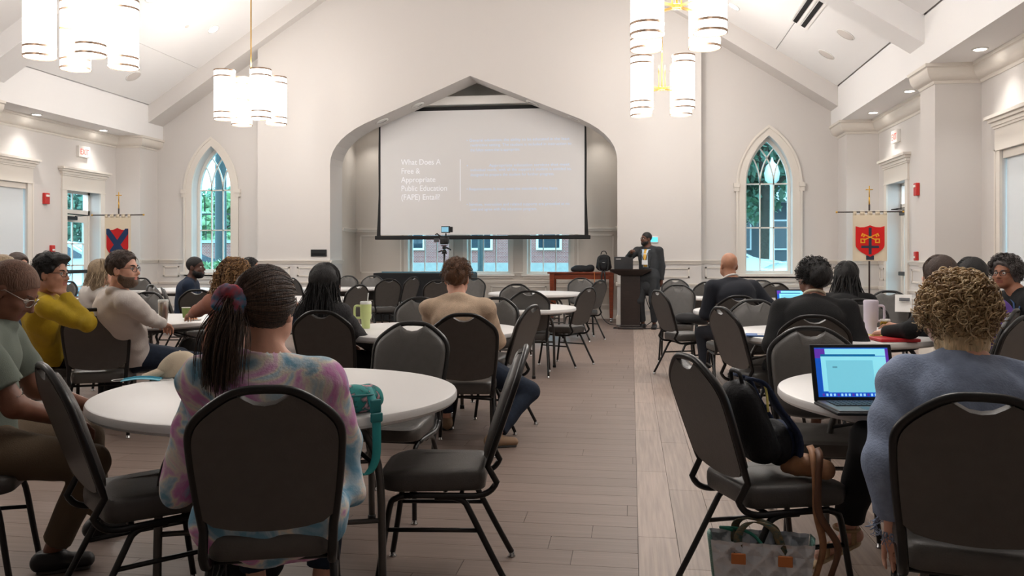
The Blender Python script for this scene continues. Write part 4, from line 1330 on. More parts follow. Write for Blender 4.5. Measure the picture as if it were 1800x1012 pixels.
def make_table():
    o = thing('round_table', 'x', 'table')
    MB().lathe([(.001, .690), (.70, .690), (.735, .692), (.752, .697), (.760, .708), (.760, .728), (.756, .736), (.748, .740), (.001, .740)], n=72, cap=False).build('table_top', 'plastic_white', o, 35)
    MB().lathe([(.58, .655), (.6, .655), (.6, .69), (.58, .69)], n=48, cap=False).build('apron_ring', 'leg_grey', o, 35)
    for sy in (-1, 1):
        for sx in (-1, 1):
            P = catmull([(sx*.30, sy*.42, .67), (sx*.36, sy*.44, .60), (sx*.40, sy*.47, .45), (sx*.41, sy*.485, .02)], 4)
            l = MB().tube(P, .0155, 10).build('leg', 'leg_grey', o, True)
            MB().lathe([(.02, 0), (.02, .03), (.016, .034)], (sx*.41, sy*.485, 0), 12).build('foot_cap', 'black', l, True)
        MB().tube([(-.33, sy*.43, .65), (.33, sy*.43, .65)], .012, 8).build('crossbar', 'leg_grey', o, True)
        MB().tube([(-.405, sy*.478, .30), (.405, sy*.478, .30)], .010, 8).build('crossbar', 'leg_grey', o, True)
        for sx in (-1, 1):
            MB().tube([(sx*.1, sy*.02, .67), (sx*.395, sy*.465, .50)], .009, 6).build('brace', 'frame', o, True)
    return o
TAB0 = make_table(); tab_used = [False]
def table_at(x, y, label, rot=0):
    if tab_used[0]: o = copy_tree(TAB0)
    else: o = TAB0; tab_used[0] = True
    o.location = (x, y, 0); o.rotation_euler = (0, 0, math.radians(rot))
    return tag(o, label, 'table', 'round folding tables')
TA, TB, TC, TD = (-1.50, 3.46), (1.40, 3.80), (1.50, 6.65), (1.42, 9.3)
TE, TF, TG, TH = (-4.45, 7.2), (-1.62, 6.55), (-1.38, 9.55), (-1.50, 13.3)
table_at(*TA, 'white round table nearest the camera on the left, with a cap and teal waist pack', 20)
table_at(*TB, 'white round table with the open blue-screen laptop', 8)
table_at(*TC, 'white round table with the lilac mug and red folder', 30)
table_at(*TD, 'white round table in front of the bald man in the navy suit', 12)
table_at(*TE, 'white round table with the steel tumbler and green paper cup', -15)
table_at(*TF, 'white round table with the pale green handled mug', 25)
table_at(*TG, 'white round table by the aisle just beyond the man in the beige shirt', -8)
table_at(*TH, 'white round table in front of the wooden side table', 10)
TI = tuple(at_z(600, 505, .74)[:2]); TK = tuple(at_z(522, 524, .74)[:2]); TLq = tuple(at_z(306, 508, .74)[:2]); TM = (-7.75, 9.9); TN = (1.5, 12.6)
table_at(*TI, 'white round table in front of the draped black table', 15)
table_at(*TK, 'white round table beyond the dark long-haired woman, left of the aisle tables', 40)
table_at(*TLq, 'far white round table below the left pointed window', 5)
table_at(*TM, 'white round table at the far left behind the man in yellow', 22)
table_at(*TN, 'far white round table below the right pointed window', 33)

# ---- chairs, by the pixel of the top of the back
GA, GB, GC, GD = 'chairs around the nearest left table', 'chairs around the laptop table', 'chairs around the lilac mug table', 'chairs around the far right tables'
GE, GF, GG, GH = 'chairs around the steel tumbler table', 'chairs around the green mug table', 'chairs around the aisle tables', 'chairs around the far tables'
chair_top(465, 684, 19, 'black banquet chair under the woman in the tie-dye shirt, back to the camera', GA)
chair_top(75, 643, -42, 'black chair at the lower left, empty, angled towards the cap', GA)
chair_top(925, 611, 97, 'empty black chair by the aisle, side on, seat towards the nearest left table', GA)
chair_at(-2.66, 3.04, -66, 'black chair under the man in the grey-green polo', GA)
chair_top(727, 568, 176, 'empty black chair facing the camera beyond the nearest left table', GA)
chair_top(815, 553, 8, 'black chair under the man in the beige shirt', GF)
chair_top(563, 548, -2, 'black chair under the woman with long black hair', GF)
chair_top(938, 538, 75, 'empty chair on the aisle side of the green mug table', GF)
chair_top(873, 524, 172, 'empty chair facing the camera beyond the green mug table, right one', GF)
chair_top(738, 524, 190, 'empty chair facing the camera just left of the man in beige', GF)
chair_top(930, 512, 4, 'empty chair with its back to the camera at the second aisle table', GG)
chair_top(1036, 506, 62, 'empty chair on the aisle side of the second aisle table', GG)
chair_top(908, 500, 176, 'empty chair facing the camera beyond the second aisle table', GG)
chair_top(1021, 489, 184, 'empty chair facing the camera in front of the wooden side table', GG)
chair_top(1056, 493, 58, 'empty chair nearest the lectern on the left, turned to the far table', GG)
chair_top(613, 485, 172, 'far chair facing the camera, left of the two before the alcove', GH)
chair_top(656, 485, 182, 'far chair facing the camera, right of the two before the alcove', GH)
chair_top(684, 491, 35, 'far chair left of the draped table with its back turned', GH)
chair_top(727, 487, 66, 'far chair in front of the draped table, edge on', GH)
chair_top(632, 501, 66, 'chair behind the green mug, turned to the left', GH)
chair_top(770, 493, 20, 'dark chair half hidden behind the man in beige, left of his head', GH)
chair_top(834, 489, 170, 'grey chair just right of the head of the man in beige', GH)
chair_top(514, 489, -40, 'chair right behind the head of the woman in tie-dye', GH)
chair_top(167, 544, 27, 'black chair under the man in the white shirt, back to the camera', GE)
chair_top(262, 514, 176, 'empty grey chair facing the camera behind the steel tumbler', GE)
chair_top(284, 506, -58, 'narrow edge-on chair behind the steel tumbler', GE)
chair_top(346, 510, 8, 'empty chair in front of the bearded man in navy', GE)
chair_at(*(at_d(313, 560, 11.0)[:2]), -80, 'chair under the bearded man in navy, side on', GE)
chair_top(250, 489, 172, 'far chair just right of the face of the man in white', GH)
chair_top(122, 495, 165, 'grey chair in front of the left exit door', GH)
chair_at(-3.45, 6.85, 72, 'chair under the curly-haired woman in dusty pink', GE)
chair_at(-4.52, 5.9, -52, 'chair under the man in the mustard jacket', GE)
chair_top(1192, 501, 174, 'empty grey chair facing the camera with a black bag, beside the presenter', GD)
chair_top(1187, 491, 178, 'chair whose top pokes up behind the grey chair with the bag', GD)
chair_top(1155, 511, -66, 'empty chair by the aisle facing right, nearest the presenter', GD)
chair_top(1299, 521, 6, 'chair under the bald man in the navy suit', GD)
chair_top(1326, 528, 178, 'empty grey chair facing the camera behind the bald man', GC)
chair_top(1245, 496, -8, 'dark chair just left of the bald man at the far right table', GD)
chair_top(1363, 498, 10, 'dark chair just right of the bald man', GD)
chair_top(1338, 493, 172, 'far chair below the right pointed window', GD)
chair_top(1266, 541, -66, 'empty chair beside the blue backpack, facing the lilac mug table', GC)
chair_top(1432, 556, -8, 'chair under the woman in the black sweater', GC)
chair_top(1512, 527, 176, 'grey chair behind the lilac mug facing the camera', GC)
chair_top(1563, 512, 158, 'grey chair to the right of the red-shield banner pole', GC)
chair_top(1787, 545, 58, 'chair at the right frame edge below the woman in glasses', GC)
chair_top(1424, 577, 178, 'empty grey chair facing the camera beyond the laptop', GB)
chair_top(1206, 626, -68, 'empty black chair by the aisle holding the brown-strapped bag', GB)
chair_top(1727, 698, -14, 'black chair under the woman in the blue shirt, lower right', GB)
chair_top(1490, 522, 12, 'chair under the woman with dreadlocks', GC)
chair_at(2.24, 5.98, 40, 'chair under the dark-haired woman leaning on the lilac mug table', GC)

# ---- projection screen with the slide
SY = 17.06
scr = thing('projection_screen', 'large white projection screen with a slide, hung in the archway', 'screen', (0, 0, 0))
x0, x1, z0, z1 = -5.2, -.94, 1.76, 4.33
MB().bb(x0, x1, SY, SY+.012, z0, z1).build('screen_sheet', 'screen_fabric', scr)
mb = MB()
mb.prism([(x0-.08, z0-.02), (x0, z0-.02), (x0, z1), (x0-.03, z1), (x0-.045, 3.4), (x0-.04, 2.6), (x0-.06, 2.1)], [], ywall, SY-.004, SY+.014); mb.build('border', 'screen_black', scr)
mb = MB().prism([(x1, z0-.02), (x1+.08, z0-.02), (x1+.06, 2.1), (x1+.04, 2.6), (x1+.045, 3.4), (x1+.03, z1), (x1, z1)], [], ywall, SY-.004, SY+.014); mb.build('border', 'screen_black', scr)
MB().bb(x0-.03, x1+.03, SY-.003, SY+.014, z1, z1+.075).build('border', 'screen_black', scr)
MB().rbox(((x0+x1)/2, SY+.006, z0-.055), (x1-x0+.24, .05, .08), .015).build('bottom_bar', 'screen_black', scr)
MB().rbox(((x0+x1)/2, SY+.04, z1+.2), (x1-x0+.1, .16, .18), .02).build('housing', 'light_ring', scr)
for xx in (x0+.3, x1-.3): MB().tube([(xx, SY+.04, z1+.28), (xx, SY+.04, 4.8)], .008, 6).build('hanger', 'light_ring', scr)
M('slide_text', (246, 247, 252), .8, emit=((235, 242, 255), .16))
M('slide_text_blue', (214, 228, 246), .8, emit=((190, 215, 255), .16))
def text(body, parent, name, loc, size, mat, rot=(math.pi/2, 0, 0), ext=.001, align='LEFT', space=1.0, sx=1.0):
    c = bpy.data.curves.new(name, 'FONT'); c.body = body; c.size = size; c.extrude = ext; c.align_x = align; c.space_line = space; c.resolution_u = 3
    t = bpy.data.objects.new(name, c); COL.objects.link(t)
    bpy.context.view_layer.update()
    me = bpy.data.meshes.new_from_object(t.evaluated_get(bpy.context.evaluated_depsgraph_get()))
    bpy.data.objects.remove(t); bpy.data.curves.remove(c)
    me.materials.clear(); me.materials.append(MATS[mat])
    o = link(name, me, parent); o.location = loc; o.rotation_euler = rot; o.scale = (sx, 1, 1)
    return o
for i, ln in enumerate(('What Does A', 'Free &', 'Appropriate', 'Public Education', '(FAPE) Entail?')):
    p = at_y(705, 290 + i*15.3, SY)
    text(ln, scr, 'slide_title', (p[0], SY-.004, p[2]), .165, 'slide_text', sx=.9)
a = at_y(809, 280, SY); b = at_y(809, 353, SY)
MB().bb(a[0]-.006, a[0]+.006, SY-.004, SY, b[2], a[2]).build('slide_rule', 'slide_text', scr)
for (yy, ln, w) in ((249, '\u2022 General education: the ability to be educated in the least', 182), (257.5, 'restrictive setting. The student is included in instruction to', 178), (266, 'the fullest extent that is appropriate.', 88),
                    (293.5, '\u2022                Appropriate education services that meet', 182), (301, 'individual needs, with all the support a student is entitled to,', 178), (309.5, 'designed to prepare the student for further progress.', 148),
                    (334.5, '\u2022 Requirements: It must meet the standards of the State.', 162), (361.5, '\u2022 Services, instruction and related supports are provided at no', 182), (370, 'cost and agree with the education program.', 118)):
    p = at_y(820 if ln[0] == '\u2022' else 827, yy, SY)
    o = tag(text(ln, scr, 'slide_text', (p[0], SY-.004, p[2]), .082, 'slide_text_blue'), kind='stuff')
    wpx = (o.dimensions.x if o.dimensions.x > .01 else 2.0)
    me_w = max(v.co.x for v in o.data.vertices)
    o.scale = (w/FPX*17.3/me_w, 1, 1)

# ---- lectern with laptop and presenter things, wooden table, draped table, tripod
lp = at_z(1108, 577, 0)
lec = thing('lectern', 'dark wooden lectern with a single column and a silver laptop on top', 'lectern', (lp[0], lp[1], 0))
MB().rbox((0, 0, .02), (.46, .42, .04), .012).rbox((0, 0, .055), (.36, .34, .03), .01).build('base', 'dark_wood', lec)
MB().rings([[(-.17, -.12, .07), (.17, -.12, .07), (.17, .12, .07), (-.17, .12, .07)], [(-.17, -.12, .98), (.17, -.12, .98), (.17, .12, .98), (-.17, .12, .98)]]).build('column', 'dark_wood', lec)
MB().bb(-.175, -.145, -.13, .13, .07, .97).bb(.145, .175, -.13, .13, .07, .97).build('column_edge', 'dark_wood', lec)
MB().rings([[(-.2, -.16, .97), (.2, -.16, .97), (.2, .16, .97), (-.2, .16, .97)], [(-.37, -.24, 1.06), (.37, -.24, 1.06), (.37, .22, 1.02), (-.37, .22, 1.02)], [(-.38, -.25, 1.085), (.38, -.25, 1.085), (.38, .24, 1.045), (-.38, .24, 1.045)]]).build('top', 'dark_wood', lec)
M('laptop_grey', (92, 94, 97), .35, .6)
ll = thing('laptop', 'open grey laptop standing on the lectern, lid towards the audience', 'laptop', (lp[0]-.12, lp[1]-.02, 1.072))
MB().rbox((0, .1, .012), (.33, .23, .016), .006).build('keyboard_base', 'laptop_grey', ll)
MB().rbox((0, -.05, .125), (.34, .012, .23), .005, Matrix.Rotation(math.radians(14), 3, 'X')).build('lid', 'laptop_grey', ll)
MB().bb(-.14, -.05, -.075, -.074, .19, .215).build('sticker', 'light_ring', ll)

wt = thing('side_table', 'reddish wooden side table against the alcove wall', 'table', (-.99, 17.1, 0))
MB().rbox((0, 0, .985), (1.36, .6, .035), .008).build('table_top', 'red_wood', wt)
MB().bb(-.61, .61, -.26, -.24, .86, .968).bb(-.61, .61, .24, .26, .86, .968).bb(-.61, -.59, -.26, .26, .86, .968).bb(.59, .61, -.26, .26, .86, .968).build('apron', 'red_wood', wt)
for sx in (-1, 1):
    for sy in (-1, 1):
        l = MB().rings([[(sx*.59+a*.045, sy*.24+b*.045, .968) for a, b in ((-1,-1),(1,-1),(1,1),(-1,1))], [(sx*.59+a*.042, sy*.24+b*.042, .8) for a, b in ((-1,-1),(1,-1),(1,1),(-1,1))], [(sx*.59+a*.03, sy*.24+b*.03, .09) for a, b in ((-1,-1),(1,-1),(1,1),(-1,1))]]).build('leg', 'red_wood', wt)
        MB().lathe([(.03, .09), (.032, .06), (.012, .055)], (sx*.59, sy*.24, 0), 10).add(*uv_sphere((sx*.59, sy*.24, .03), .03, 10, 8)).build('caster', 'chrome', l, True)

dp = at_z(757, 471, 1.05)
dt = thing('draped_table', 'long table under a black cloth in front of the alcove windows', 'table', (-4.15, 16.75, 0))
def drape(w, d, z, parent, mat, flare=.05, name='cloth'):
    rs = []; n = 120
    def ring(zz, fl):
        R = []
        for k in range(n):
            t = k/n*4; s = int(t); u = t - s
            c = [(-w, -d), (w, -d), (w, d), (-w, d)]; a, b = c[s % 4], c[(s+1) % 4]
            x, y = lerp(a[0], b[0], u), lerp(a[1], b[1], u); q = 1 + fl*(.5 + .5*math.sin(k*1.35))
            R.append((x*(1 + (q-1)*.35), y*q, zz))
        return R
    return MB().rings([ring(.02, flare*2.2), ring(z*.5, flare*1.3), ring(z-.05, .01), ring(z-.01, .0), ring(z, -.02)]).build(name, mat, parent, 50)
drape(1.0, .34, .98, dt, 'black_cloth')
MB().rbox((0, 0, .955), (1.9, .6, .03), .01).build('table_top', 'leg_grey', dt)
M('blue_cloth', (40, 110, 135), .8)
MB().rings([[(-.98, .16, .975), (.98, .16, .975), (.98, .355, .975), (-.98, .355, .975)], [(-.98, .16, 1.0), (.98, .16, 1.0), (.98, .355, .992), (-.98, .355, .992)]]).build('runner', 'blue_cloth', dt)

# video camera on a tripod
tp = at_d(781, 500, 15.6)
tr = thing('tripod', 'black camera tripod standing in front of the draped table', 'tripod', (tp[0], tp[1], 0))
MB().tube([(0, 0, .75), (0, 0, 1.36)], .018, 10).build('centre_column', 'black', tr, True)
for k in range(3):
    a = math.radians(90 + 120*k + 30)
    MB().tube([(.03*math.cos(a), .03*math.sin(a), .95), (.42*math.cos(a), .42*math.sin(a), .015)], .016, 8).build('leg', 'black', tr, True)
MB().lathe([(.03, .93), (.045, .95), (.045, 1.0), (.03, 1.03)], n=16).build('collar', 'black', tr, True)
MB().add(*uv_sphere((0, 0, 1.40), .045, 14, 10)).lathe([(.05, 1.36), (.05, 1.38)], n=14).rbox((0, 0, 1.475), (.06, .08, .06), .012).rbox((0, 0, 1.515), (.1, .12, .015), .004).build('fluid_head', 'black', tr, True)
MB().tube([(.04, 0, 1.48), (.13, -.02, 1.435)], .014, 8).build('pan_handle', 'black', tr, True)
MB().tube([(-.04, 0, 1.42), (-.11, 0, 1.40)], .014, 8).build('pan_handle', 'black', tr, True)
M('cam_screen', (120, 170, 190), .3, emit=((120, 175, 200), .5))
vc = thing('video_camera', 'black video camera with lit monitor on top of the tripod', 'camera', (tp[0], tp[1], 1.5225))
MB().rbox((.0, 0, .085), (.15, .1, .14), .02).rbox((.04, .0, .09), (.09, .12, .12), .02).build('camera_body', 'black', vc, 50)
MB().tube([(0, .05, .09), (0, .2, .09)], .045, 16).build('lens', 'black', vc, True)
MB().rbox((-.14, -.03, .09), (.1, .012, .07), .004).build('flip_screen', 'laptop_grey', vc)
MB().tube([(-.02, 0, .15), (-.08, 0, .17), (-.14, 0, .215), (-.17, .0, .19)], .013, 8).build('microphone', 'black', vc, True)
MB().tube([(.03, 0, .15), (.03, 0, .22)], .014, 8).build('monitor_mount', 'black', vc, True)
mo = MB().rbox((.03, -.01, .29), (.17, .035, .125), .01).rbox((.12, .01, .29), (.07, .05, .1), .008).build('monitor', 'black', vc)
MB().bb(-.045, .085, -.0295, -.028, .245, .335).build('monitor_screen', 'cam_screen', mo)

# things on the wooden table
M('bag_black', (22, 23, 27), .75, bump=(90, .3))
b = thing('backpack', 'small black backpack standing on the wooden side table', 'bag', (-.55, 17.0, 1.003))
f = Field((-.25, -.2, -.02), (.25, .2, .5), .012); f.ecap((0, 0, .1), (0, 0, .27), (.16, .09), (.13, .08), (1, 0, 0), .03); f.ell((0, -.08, .13), (.11, .05, .1), k=.03); f.cut((0, 0, .003), (0, 0, -1), .5); f.wrinkle(.004, 40)
link('bag_body', np_mesh('bag_body', *f.surface(), 'bag_black'), b)
MB().tube(catmull([(-.06, -.02, .35), (-.03, -.02, .41), (.03, -.02, .41), (.06, -.02, .35)], 4), .009, 8).build('handle', 'black', b, True)
for s in (-1, 1): MB().ribbon(catmull([(s*.09, -.1, .3), (s*.1, -.14, .2), (s*.08, -.15, .05), (s*.02, -.25, .02), (s*.03, -.29, -.05), (s*.04, -.285, -.3)], 4), .03, .005, (1, 0, 0)).build('strap', 'black', b, True)
MB().lathe([(.025, 0), (.035, .004), (.035, .01), (.025, .014)], (0, 0, 0), 16, cap=False).build('ring', 'chrome', b, True).location = (0, -.135, .18)
b2 = thing('camera_bag', 'flat black camera bag lying on the wooden side table', 'bag', (-1.02, 17.0, 1.003))
f = Field((-.3, -.2, -.02), (.4, .2, .25), .012); f.ell((0, 0, .05), (.2, .13, .085), k=.02); f.ell((.2, 0, .07), (.09, .08, .08), k=.02); f.cut((.05, 0, .003), (0, 0, -1), .6); f.wrinkle(.005, 40)
link('bag_body', np_mesh('bag_body', *f.surface(), 'bag_black'), b2)
M('orange', (205, 120, 50), .5)
tag(MB().tube(catmull([(-.74, 16.83, 1.01), (-.73, 16.78, .97), (-.72, 16.76, .75), (-.7, 16.74, .55)], 5), .006, 6).build('orange_cable', 'orange', None, True), 'thin orange cable hanging off the wooden side table', 'cable')
tag(MB().tube(catmull([(-.6, 16.72, .6), (-.6, 16.7, .2), (-.45, 16.4, .02), (-.2, 16.0, .01), (lp[0]-.3, lp[1]-.1, .01), (lp[0]+.1, lp[1]-.22, .01), (lp[0]+.5, lp[1]+.02, .01), (lp[0]+.95, lp[1]+.35, .01)], 8), .008, 6).build('floor_cable', 'black', None, True), 'black cable trailing over the floor past the lectern', 'cable')
tag(MB().tube(catmull([(lp[0]+.28, 16.24, .55), (lp[0]+.33, 16.18, .4), (lp[0]+.42, 16.1, .15), (lp[0]+.3, 16.05, .02), (lp[0]+.18, 15.95, .03), (lp[0]+.2, 15.95, .2), (lp[0]+.12, 15.9, .25), (lp[0]+.02, 15.9, .05)], 8), .008, 6).build('power_cable', 'black', None, True), 'looped black cable behind the legs of the presenter', 'cable')

# ---- banners on stands
M('banner_cloth', (226, 212, 188), .9, bump=(40, .1)); M('banner_red', (190, 22, 26), .85); M('banner_red2', (214, 24, 24), .85); M('banner_navy', (24, 52, 92), .85); M('banner_slate', (48, 56, 74), .85); M('gold', (214, 168, 80), .3, .9); M('banner_gold', (240, 170, 40), .7); M('pole_wood', (52, 36, 30), .45)
def shield(w, h, n=10):
    top = [(-w, .0), (-w*.72, -h*.04), (-w*.4, -h*.035), (-w*.16, .0), (0, h*.03), (w*.16, .0), (w*.4, -h*.035), (w*.72, -h*.04), (w, 0)]
    r = [(w, -h*.62)]
    for k in range(1, n): 
        t = k/n; r.append((w*math.cos(t*math.pi/2)**.75 if False else w*(1-t**1.7), -h*.62 - h*.38*t**.9))
    bt = [(0, -h)]
    return top + r + bt + [(-x, z) for x, z in reversed(r)]
def clip_poly(P, Q):
    """Sutherland-Hodgman: P inside convex Q (ccw)"""
    def cross(a, b, p): return (b[0]-a[0])*(p[1]-a[1]) - (b[1]-a[1])*(p[0]-a[0])
    A = sum(Q[i][0]*Q[(i+1) % len(Q)][1] - Q[(i+1) % len(Q)][0]*Q[i][1] for i in range(len(Q)))
    if A < 0: Q = Q[::-1]
    out = P
    for i in range(len(Q)):
        a, b = Q[i], Q[(i+1) % len(Q)]; inp = out; out = []
        for j in range(len(inp)):
            p, q = inp[j-1], inp[j]; cp, cq = cross(a, b, p), cross(a, b, q)
            if (cp >= 0) != (cq >= 0): t = cp/(cp-cq); out.append((p[0]+(q[0]-p[0])*t, p[1]+(q[1]-p[1])*t))
            if cq >= 0: out.append(q)
        if not out: return []
    return out
def banner(px, Y, ztop, label, kind, w=.27, zb=1.1):
    p = at_y(px, 372, Y); o = thing('processional_banner', label, 'banner', (p[0], Y, 0), math.radians(0))
    MB().tube([(0, .03, .03), (0, .03, ztop+.12)], .014, 10).lathe([(.16, 0), (.16, .02), (.05, .035), (.02, .1)], (0, .03, 0), 20).build('pole', 'pole_wood', o, True)
    MB().tube([(-.5, 0, ztop), (.5, 0, ztop)], .011, 10).build('crossbar', 'pole_wood', o, True)
    for s in (-1, 1): MB().add(*uv_sphere((s*.51, 0, ztop), .018, 10, 8)).build('end_cap', 'gold', o, True)
    MB().tube([(0, .03, ztop+.12), (0, .03, ztop+.24)], .012, 8).tube([(0, .03, ztop+.22), (0, .03, ztop+.42)], .009, 8).tube([(-.055, .03, ztop+.36), (.055, .03, ztop+.36)], .008, 8).build('cross', 'gold', o, True)
    h = ztop - zb
    xs = np.linspace(-w, w, 25); rows = np.linspace(ztop-.04, zb, 14); V = []; F = []
    for side in (-.004, .004):
        for z in rows:
            for x in xs: V.append((x, side + .006*math.sin(x*22)*((ztop-z)/h), z))
    nx, ny = 25, 14
    for s in (0, 1):
        for j in range(ny-1):
            for i in range(nx-1):
                a = s*nx*ny + j*nx + i; F.append((a, a+1, a+nx+1, a+nx))
    MB().add(V, F).build('cloth', 'banner_cloth', o, True)
    for k in range(5):
        x = lerp(-w+.03, w-.03, k/4)
        MB().ribbon([(x, .0, ztop-.06), (x, -.016, ztop-.01), (x, 0, ztop+.016), (x, .016, ztop-.01), (x, .005, ztop-.06)], .05 if k in (0, 4) else .07, .003, (1, 0, 0)).build('hanging_loop', 'banner_cloth', o, True)
    sh = shield(w*.84, h*.62); zs = ztop - h*.29
    to = lambda u, v, d: (u, d, zs + v)
    MB().prism(sh, [], to, -.016, -.011).build('shield', 'banner_red' if kind == 'x' else 'banner_red2', o)
    def strip(P, mat, d, name):
        P = clip_poly(P, [(-w*.84, .002), (w*.84, .002), (w*.84, -h*.385), (w*.42, -h*.51), (0, -h*.62), (-w*.42, -h*.51), (-w*.84, -h*.385)])
        if P: MB().prism(P, [], to, d-.004, d).build(name, mat, o)
    if kind == 'x':
        q = h*.62
        for s in (-1, 1):
            a, b = (-s*w*1.0, q*.08), (s*w*.72, -q*.98); dx, dz = b[0]-a[0], b[1]-a[1]; L = math.hypot(dx, dz); nx_, nz_ = -dz/L*.052, dx/L*.052
            strip([(a[0]+nx_, a[1]+nz_), (b[0]+nx_, b[1]+nz_), (b[0]-nx_, b[1]-nz_), (a[0]-nx_, a[1]-nz_)], 'banner_navy', -.016 - .0005*(s+1), 'saltire')
    else:
        q = h*.62
        strip([(-.022, -q*.05), (.022, -q*.05), (.022, -q*.92), (-.022, -q*.92)], 'banner_slate', -.016, 'cross_upright')
        strip([(-.135, -q*.64), (.135, -q*.64), (.135, -q*.72), (-.135, -q*.72)], 'banner_slate', -.0165, 'cross_bar')
        for s in (-1, 1):
            a, b = (-s*.10, -q*.46), (s*.125, -q*.24); dx, dz = b[0]-a[0], b[1]-a[1]; L = math.hypot(dx, dz); tx, tz = dx/L, dz/L; nx_, nz_ = -tz, tx
            pt = lambda t, n_: (a[0]+tx*t+nx_*n_, a[1]+tz*t+nz_*n_)
            mb = MB()
            mb.prism([pt(0, -.008), pt(L, -.008), pt(L, .008), pt(0, .008)], [], to, -.0215-.0006*s, -.0165)
            c = (a[0]-s*.012, a[1]-.01)
            mb.prism([(c[0]+u*.036, c[1]+v*.036) for u, v in ((-1,-1),(1,-1),(1,1),(-1,1))], [[(c[0]+u*.02, c[1]+v*.02) for u, v in ((-1,-1),(1,-1),(1,1),(-1,1))]], to, -.0215, -.0165)
            for t0 in (L-.012, L-.045): mb.prism([pt(t0-.01, -.008), pt(t0+.01, -.008), pt(t0+.01, -.042), pt(t0-.01, -.042)] if s > 0 else [pt(t0-.01, .008), pt(t0+.01, .008), pt(t0+.01, .042), pt(t0-.01, .042)], [], to, -.0215, -.0165)
            mb.build('key', 'banner_gold', o)
        MB().prism([(-.06, zb+.02), (.06, zb+.02), (.06, zb+.09), (-.06, zb+.09)], [], lambda u, v, d: (u, d, v), -.014, -.008).build('patch', 'banner_slate', o)
    return o
banner(207, 14.2, 2.07, 'cream banner with a red shield and blue diagonal cross', 'x', .255, 1.2)
banner(1529, 14.2, 2.03, 'cream banner with a red shield and crossed gold keys', 'k', .262, 1.24)

# ---- small wall fittings
M('sign_white', (236, 232, 226), .5); M('exit_red', (235, 90, 80), .5, emit=((255, 95, 85), .7))
for side, X, s in (('left', XL, 1), ('right', XR, -1)):
    o = thing('exit_sign', 'white EXIT sign with red letters above the %s door' % side, 'sign', (X, 14.92, 3.33))
    MB().rbox((s*.03, 0, 0), (.06, .33, .21), .008).build('sign_box', 'sign_white', o)
    t = text('EXIT', o, 'letters', (s*.061, s*-.0, -.058), .155, 'exit_red', (math.pi/2, 0, s*math.pi/2), .002, 'CENTER', sx=.82)
    o = thing('fire_strobe', 'red fire alarm strobe on the %s wall' % side, 'alarm', (X, 13.88, 2.36))
    MB().rbox((s*.03, 0, 0), (.06, .13, .2), .012).build('housing', 'red_sign', o)
    MB().rbox((s*.062, 0, .05), (.02, .08, .04), .006).build('strobe_lens', 'sign_white', o)
o = thing('pull_station', 'small red fire alarm pull box beside the right door', 'alarm', (XR, 13.92, 1.32))
MB().rbox((-.025, 0, 0), (.05, .1, .14), .01).build('housing', 'red_sign', o); MB().bb(-.056, -.05, -.03, .03, -.03, 0).build('handle', 'sign_white', o)
o = thing('pull_station', 'small red alarm box just above the hair of the man in yellow', 'alarm', (XL, 14.05, 1.45))
MB().rbox((.025, 0, 0), (.05, .1, .14), .01).build('housing', 'red_sign', o); MB().bb(.05, .056, -.03, .03, -.03, 0).build('handle', 'sign_white', o)
p = at_y(1150, 421, YA); o = thing('touch_panel', 'small lit blue touch panel behind the presenter', 'screen', (p[0], YA, p[2]))
MB().rbox((0, -.012, 0), (.16, .024, .12), .006).build('bezel', 'sign_white', o); M('panel_blue', (90, 190, 220), .3, emit=((80, 190, 225), .8)); MB().bb(-.065, .065, -.026, -.024, -.045, .045).build('display', 'panel_blue', o)
p = at_y(560.5, 444.5, YA); o = thing('wall_plate', 'black wall plate above the wainscot left of the arch', 'plate', (p[0], YA, p[2]))
MB().rbox((0, -.01, 0), (.33, .02, .14), .005).build('plate', 'black', o); MB().bb(-.14, .14, -.023, -.02, -.045, -.005).build('slot', 'dark_slot', o)

# ================================================================ outdoors, seen through the windows
M('asphalt', (104, 108, 112), .9, var=(3, .15)); M('grass', (96, 140, 74), .95, var=(6, .3)); M('pavement', (170, 172, 170), .9, var=(5, .08))
M('bark', (70, 62, 58), .95, var=(14, .3)); M('leaf_a', (112, 148, 122), .7, var=(2, .35)); M('leaf_b', (88, 122, 104), .7, var=(2, .35)); M('leaf_c', (142, 176, 132), .7, var=(2, .3))
M('car_white', (232, 234, 236), .15, coat=.6); M('car_dark', (70, 78, 90), .15, coat=.6); M('car_glass', (46, 60, 72), .05); M('tyre', (24, 24, 25), .9); M('alloy', (170, 172, 175), .3, 1); M('headlight', (215, 225, 235), .1); M('tail', (150, 25, 25), .3)
M('siding', (96, 104, 110), .85, bump=(4, .1)); M('post_green', (46, 60, 62), .5); M('fence_metal', (30, 34, 36), .6); M('globe', (235, 238, 240), .4)
def brick_mat(name, c1, c2, mortar, sc):
    m = bpy.data.materials.new(name); m.use_nodes = True; nt = m.node_tree; b = nt.nodes['Principled BSDF']; b.inputs['Roughness'].default_value = .9
    g = nt.nodes.new('ShaderNodeNewGeometry'); mp = nt.nodes.new('ShaderNodeMapping'); mp.inputs['Rotation'].default_value = (math.pi/2, 0, 0)
    t = nt.nodes.new('ShaderNodeTexBrick'); t.inputs['Scale'].default_value = sc
    for i, c in enumerate((c1, c2, mortar)): t.inputs[i+1].default_value = lin(c)
    nt.links.new(g.outputs['Position'], mp.inputs[0]); nt.links.new(mp.outputs[0], t.inputs[0]); nt.links.new(t.outputs[0], b.inputs['Base Color'])
    MATS[name] = m
brick_mat('brick', (166, 96, 92), (146, 82, 80), (186, 172, 166), 4.5)
OG = .28
structure('ground', 'grey car park tarmac outside the windows', 'ground', MB().bb(-70, 60, 18.4, 95, -.3, OG).bb(-70, XL-.4, -30, 18.4, -.3, OG).bb(XR+.4, 60, -30, 18.4, -.3, OG).mesh('ground', 'asphalt'))
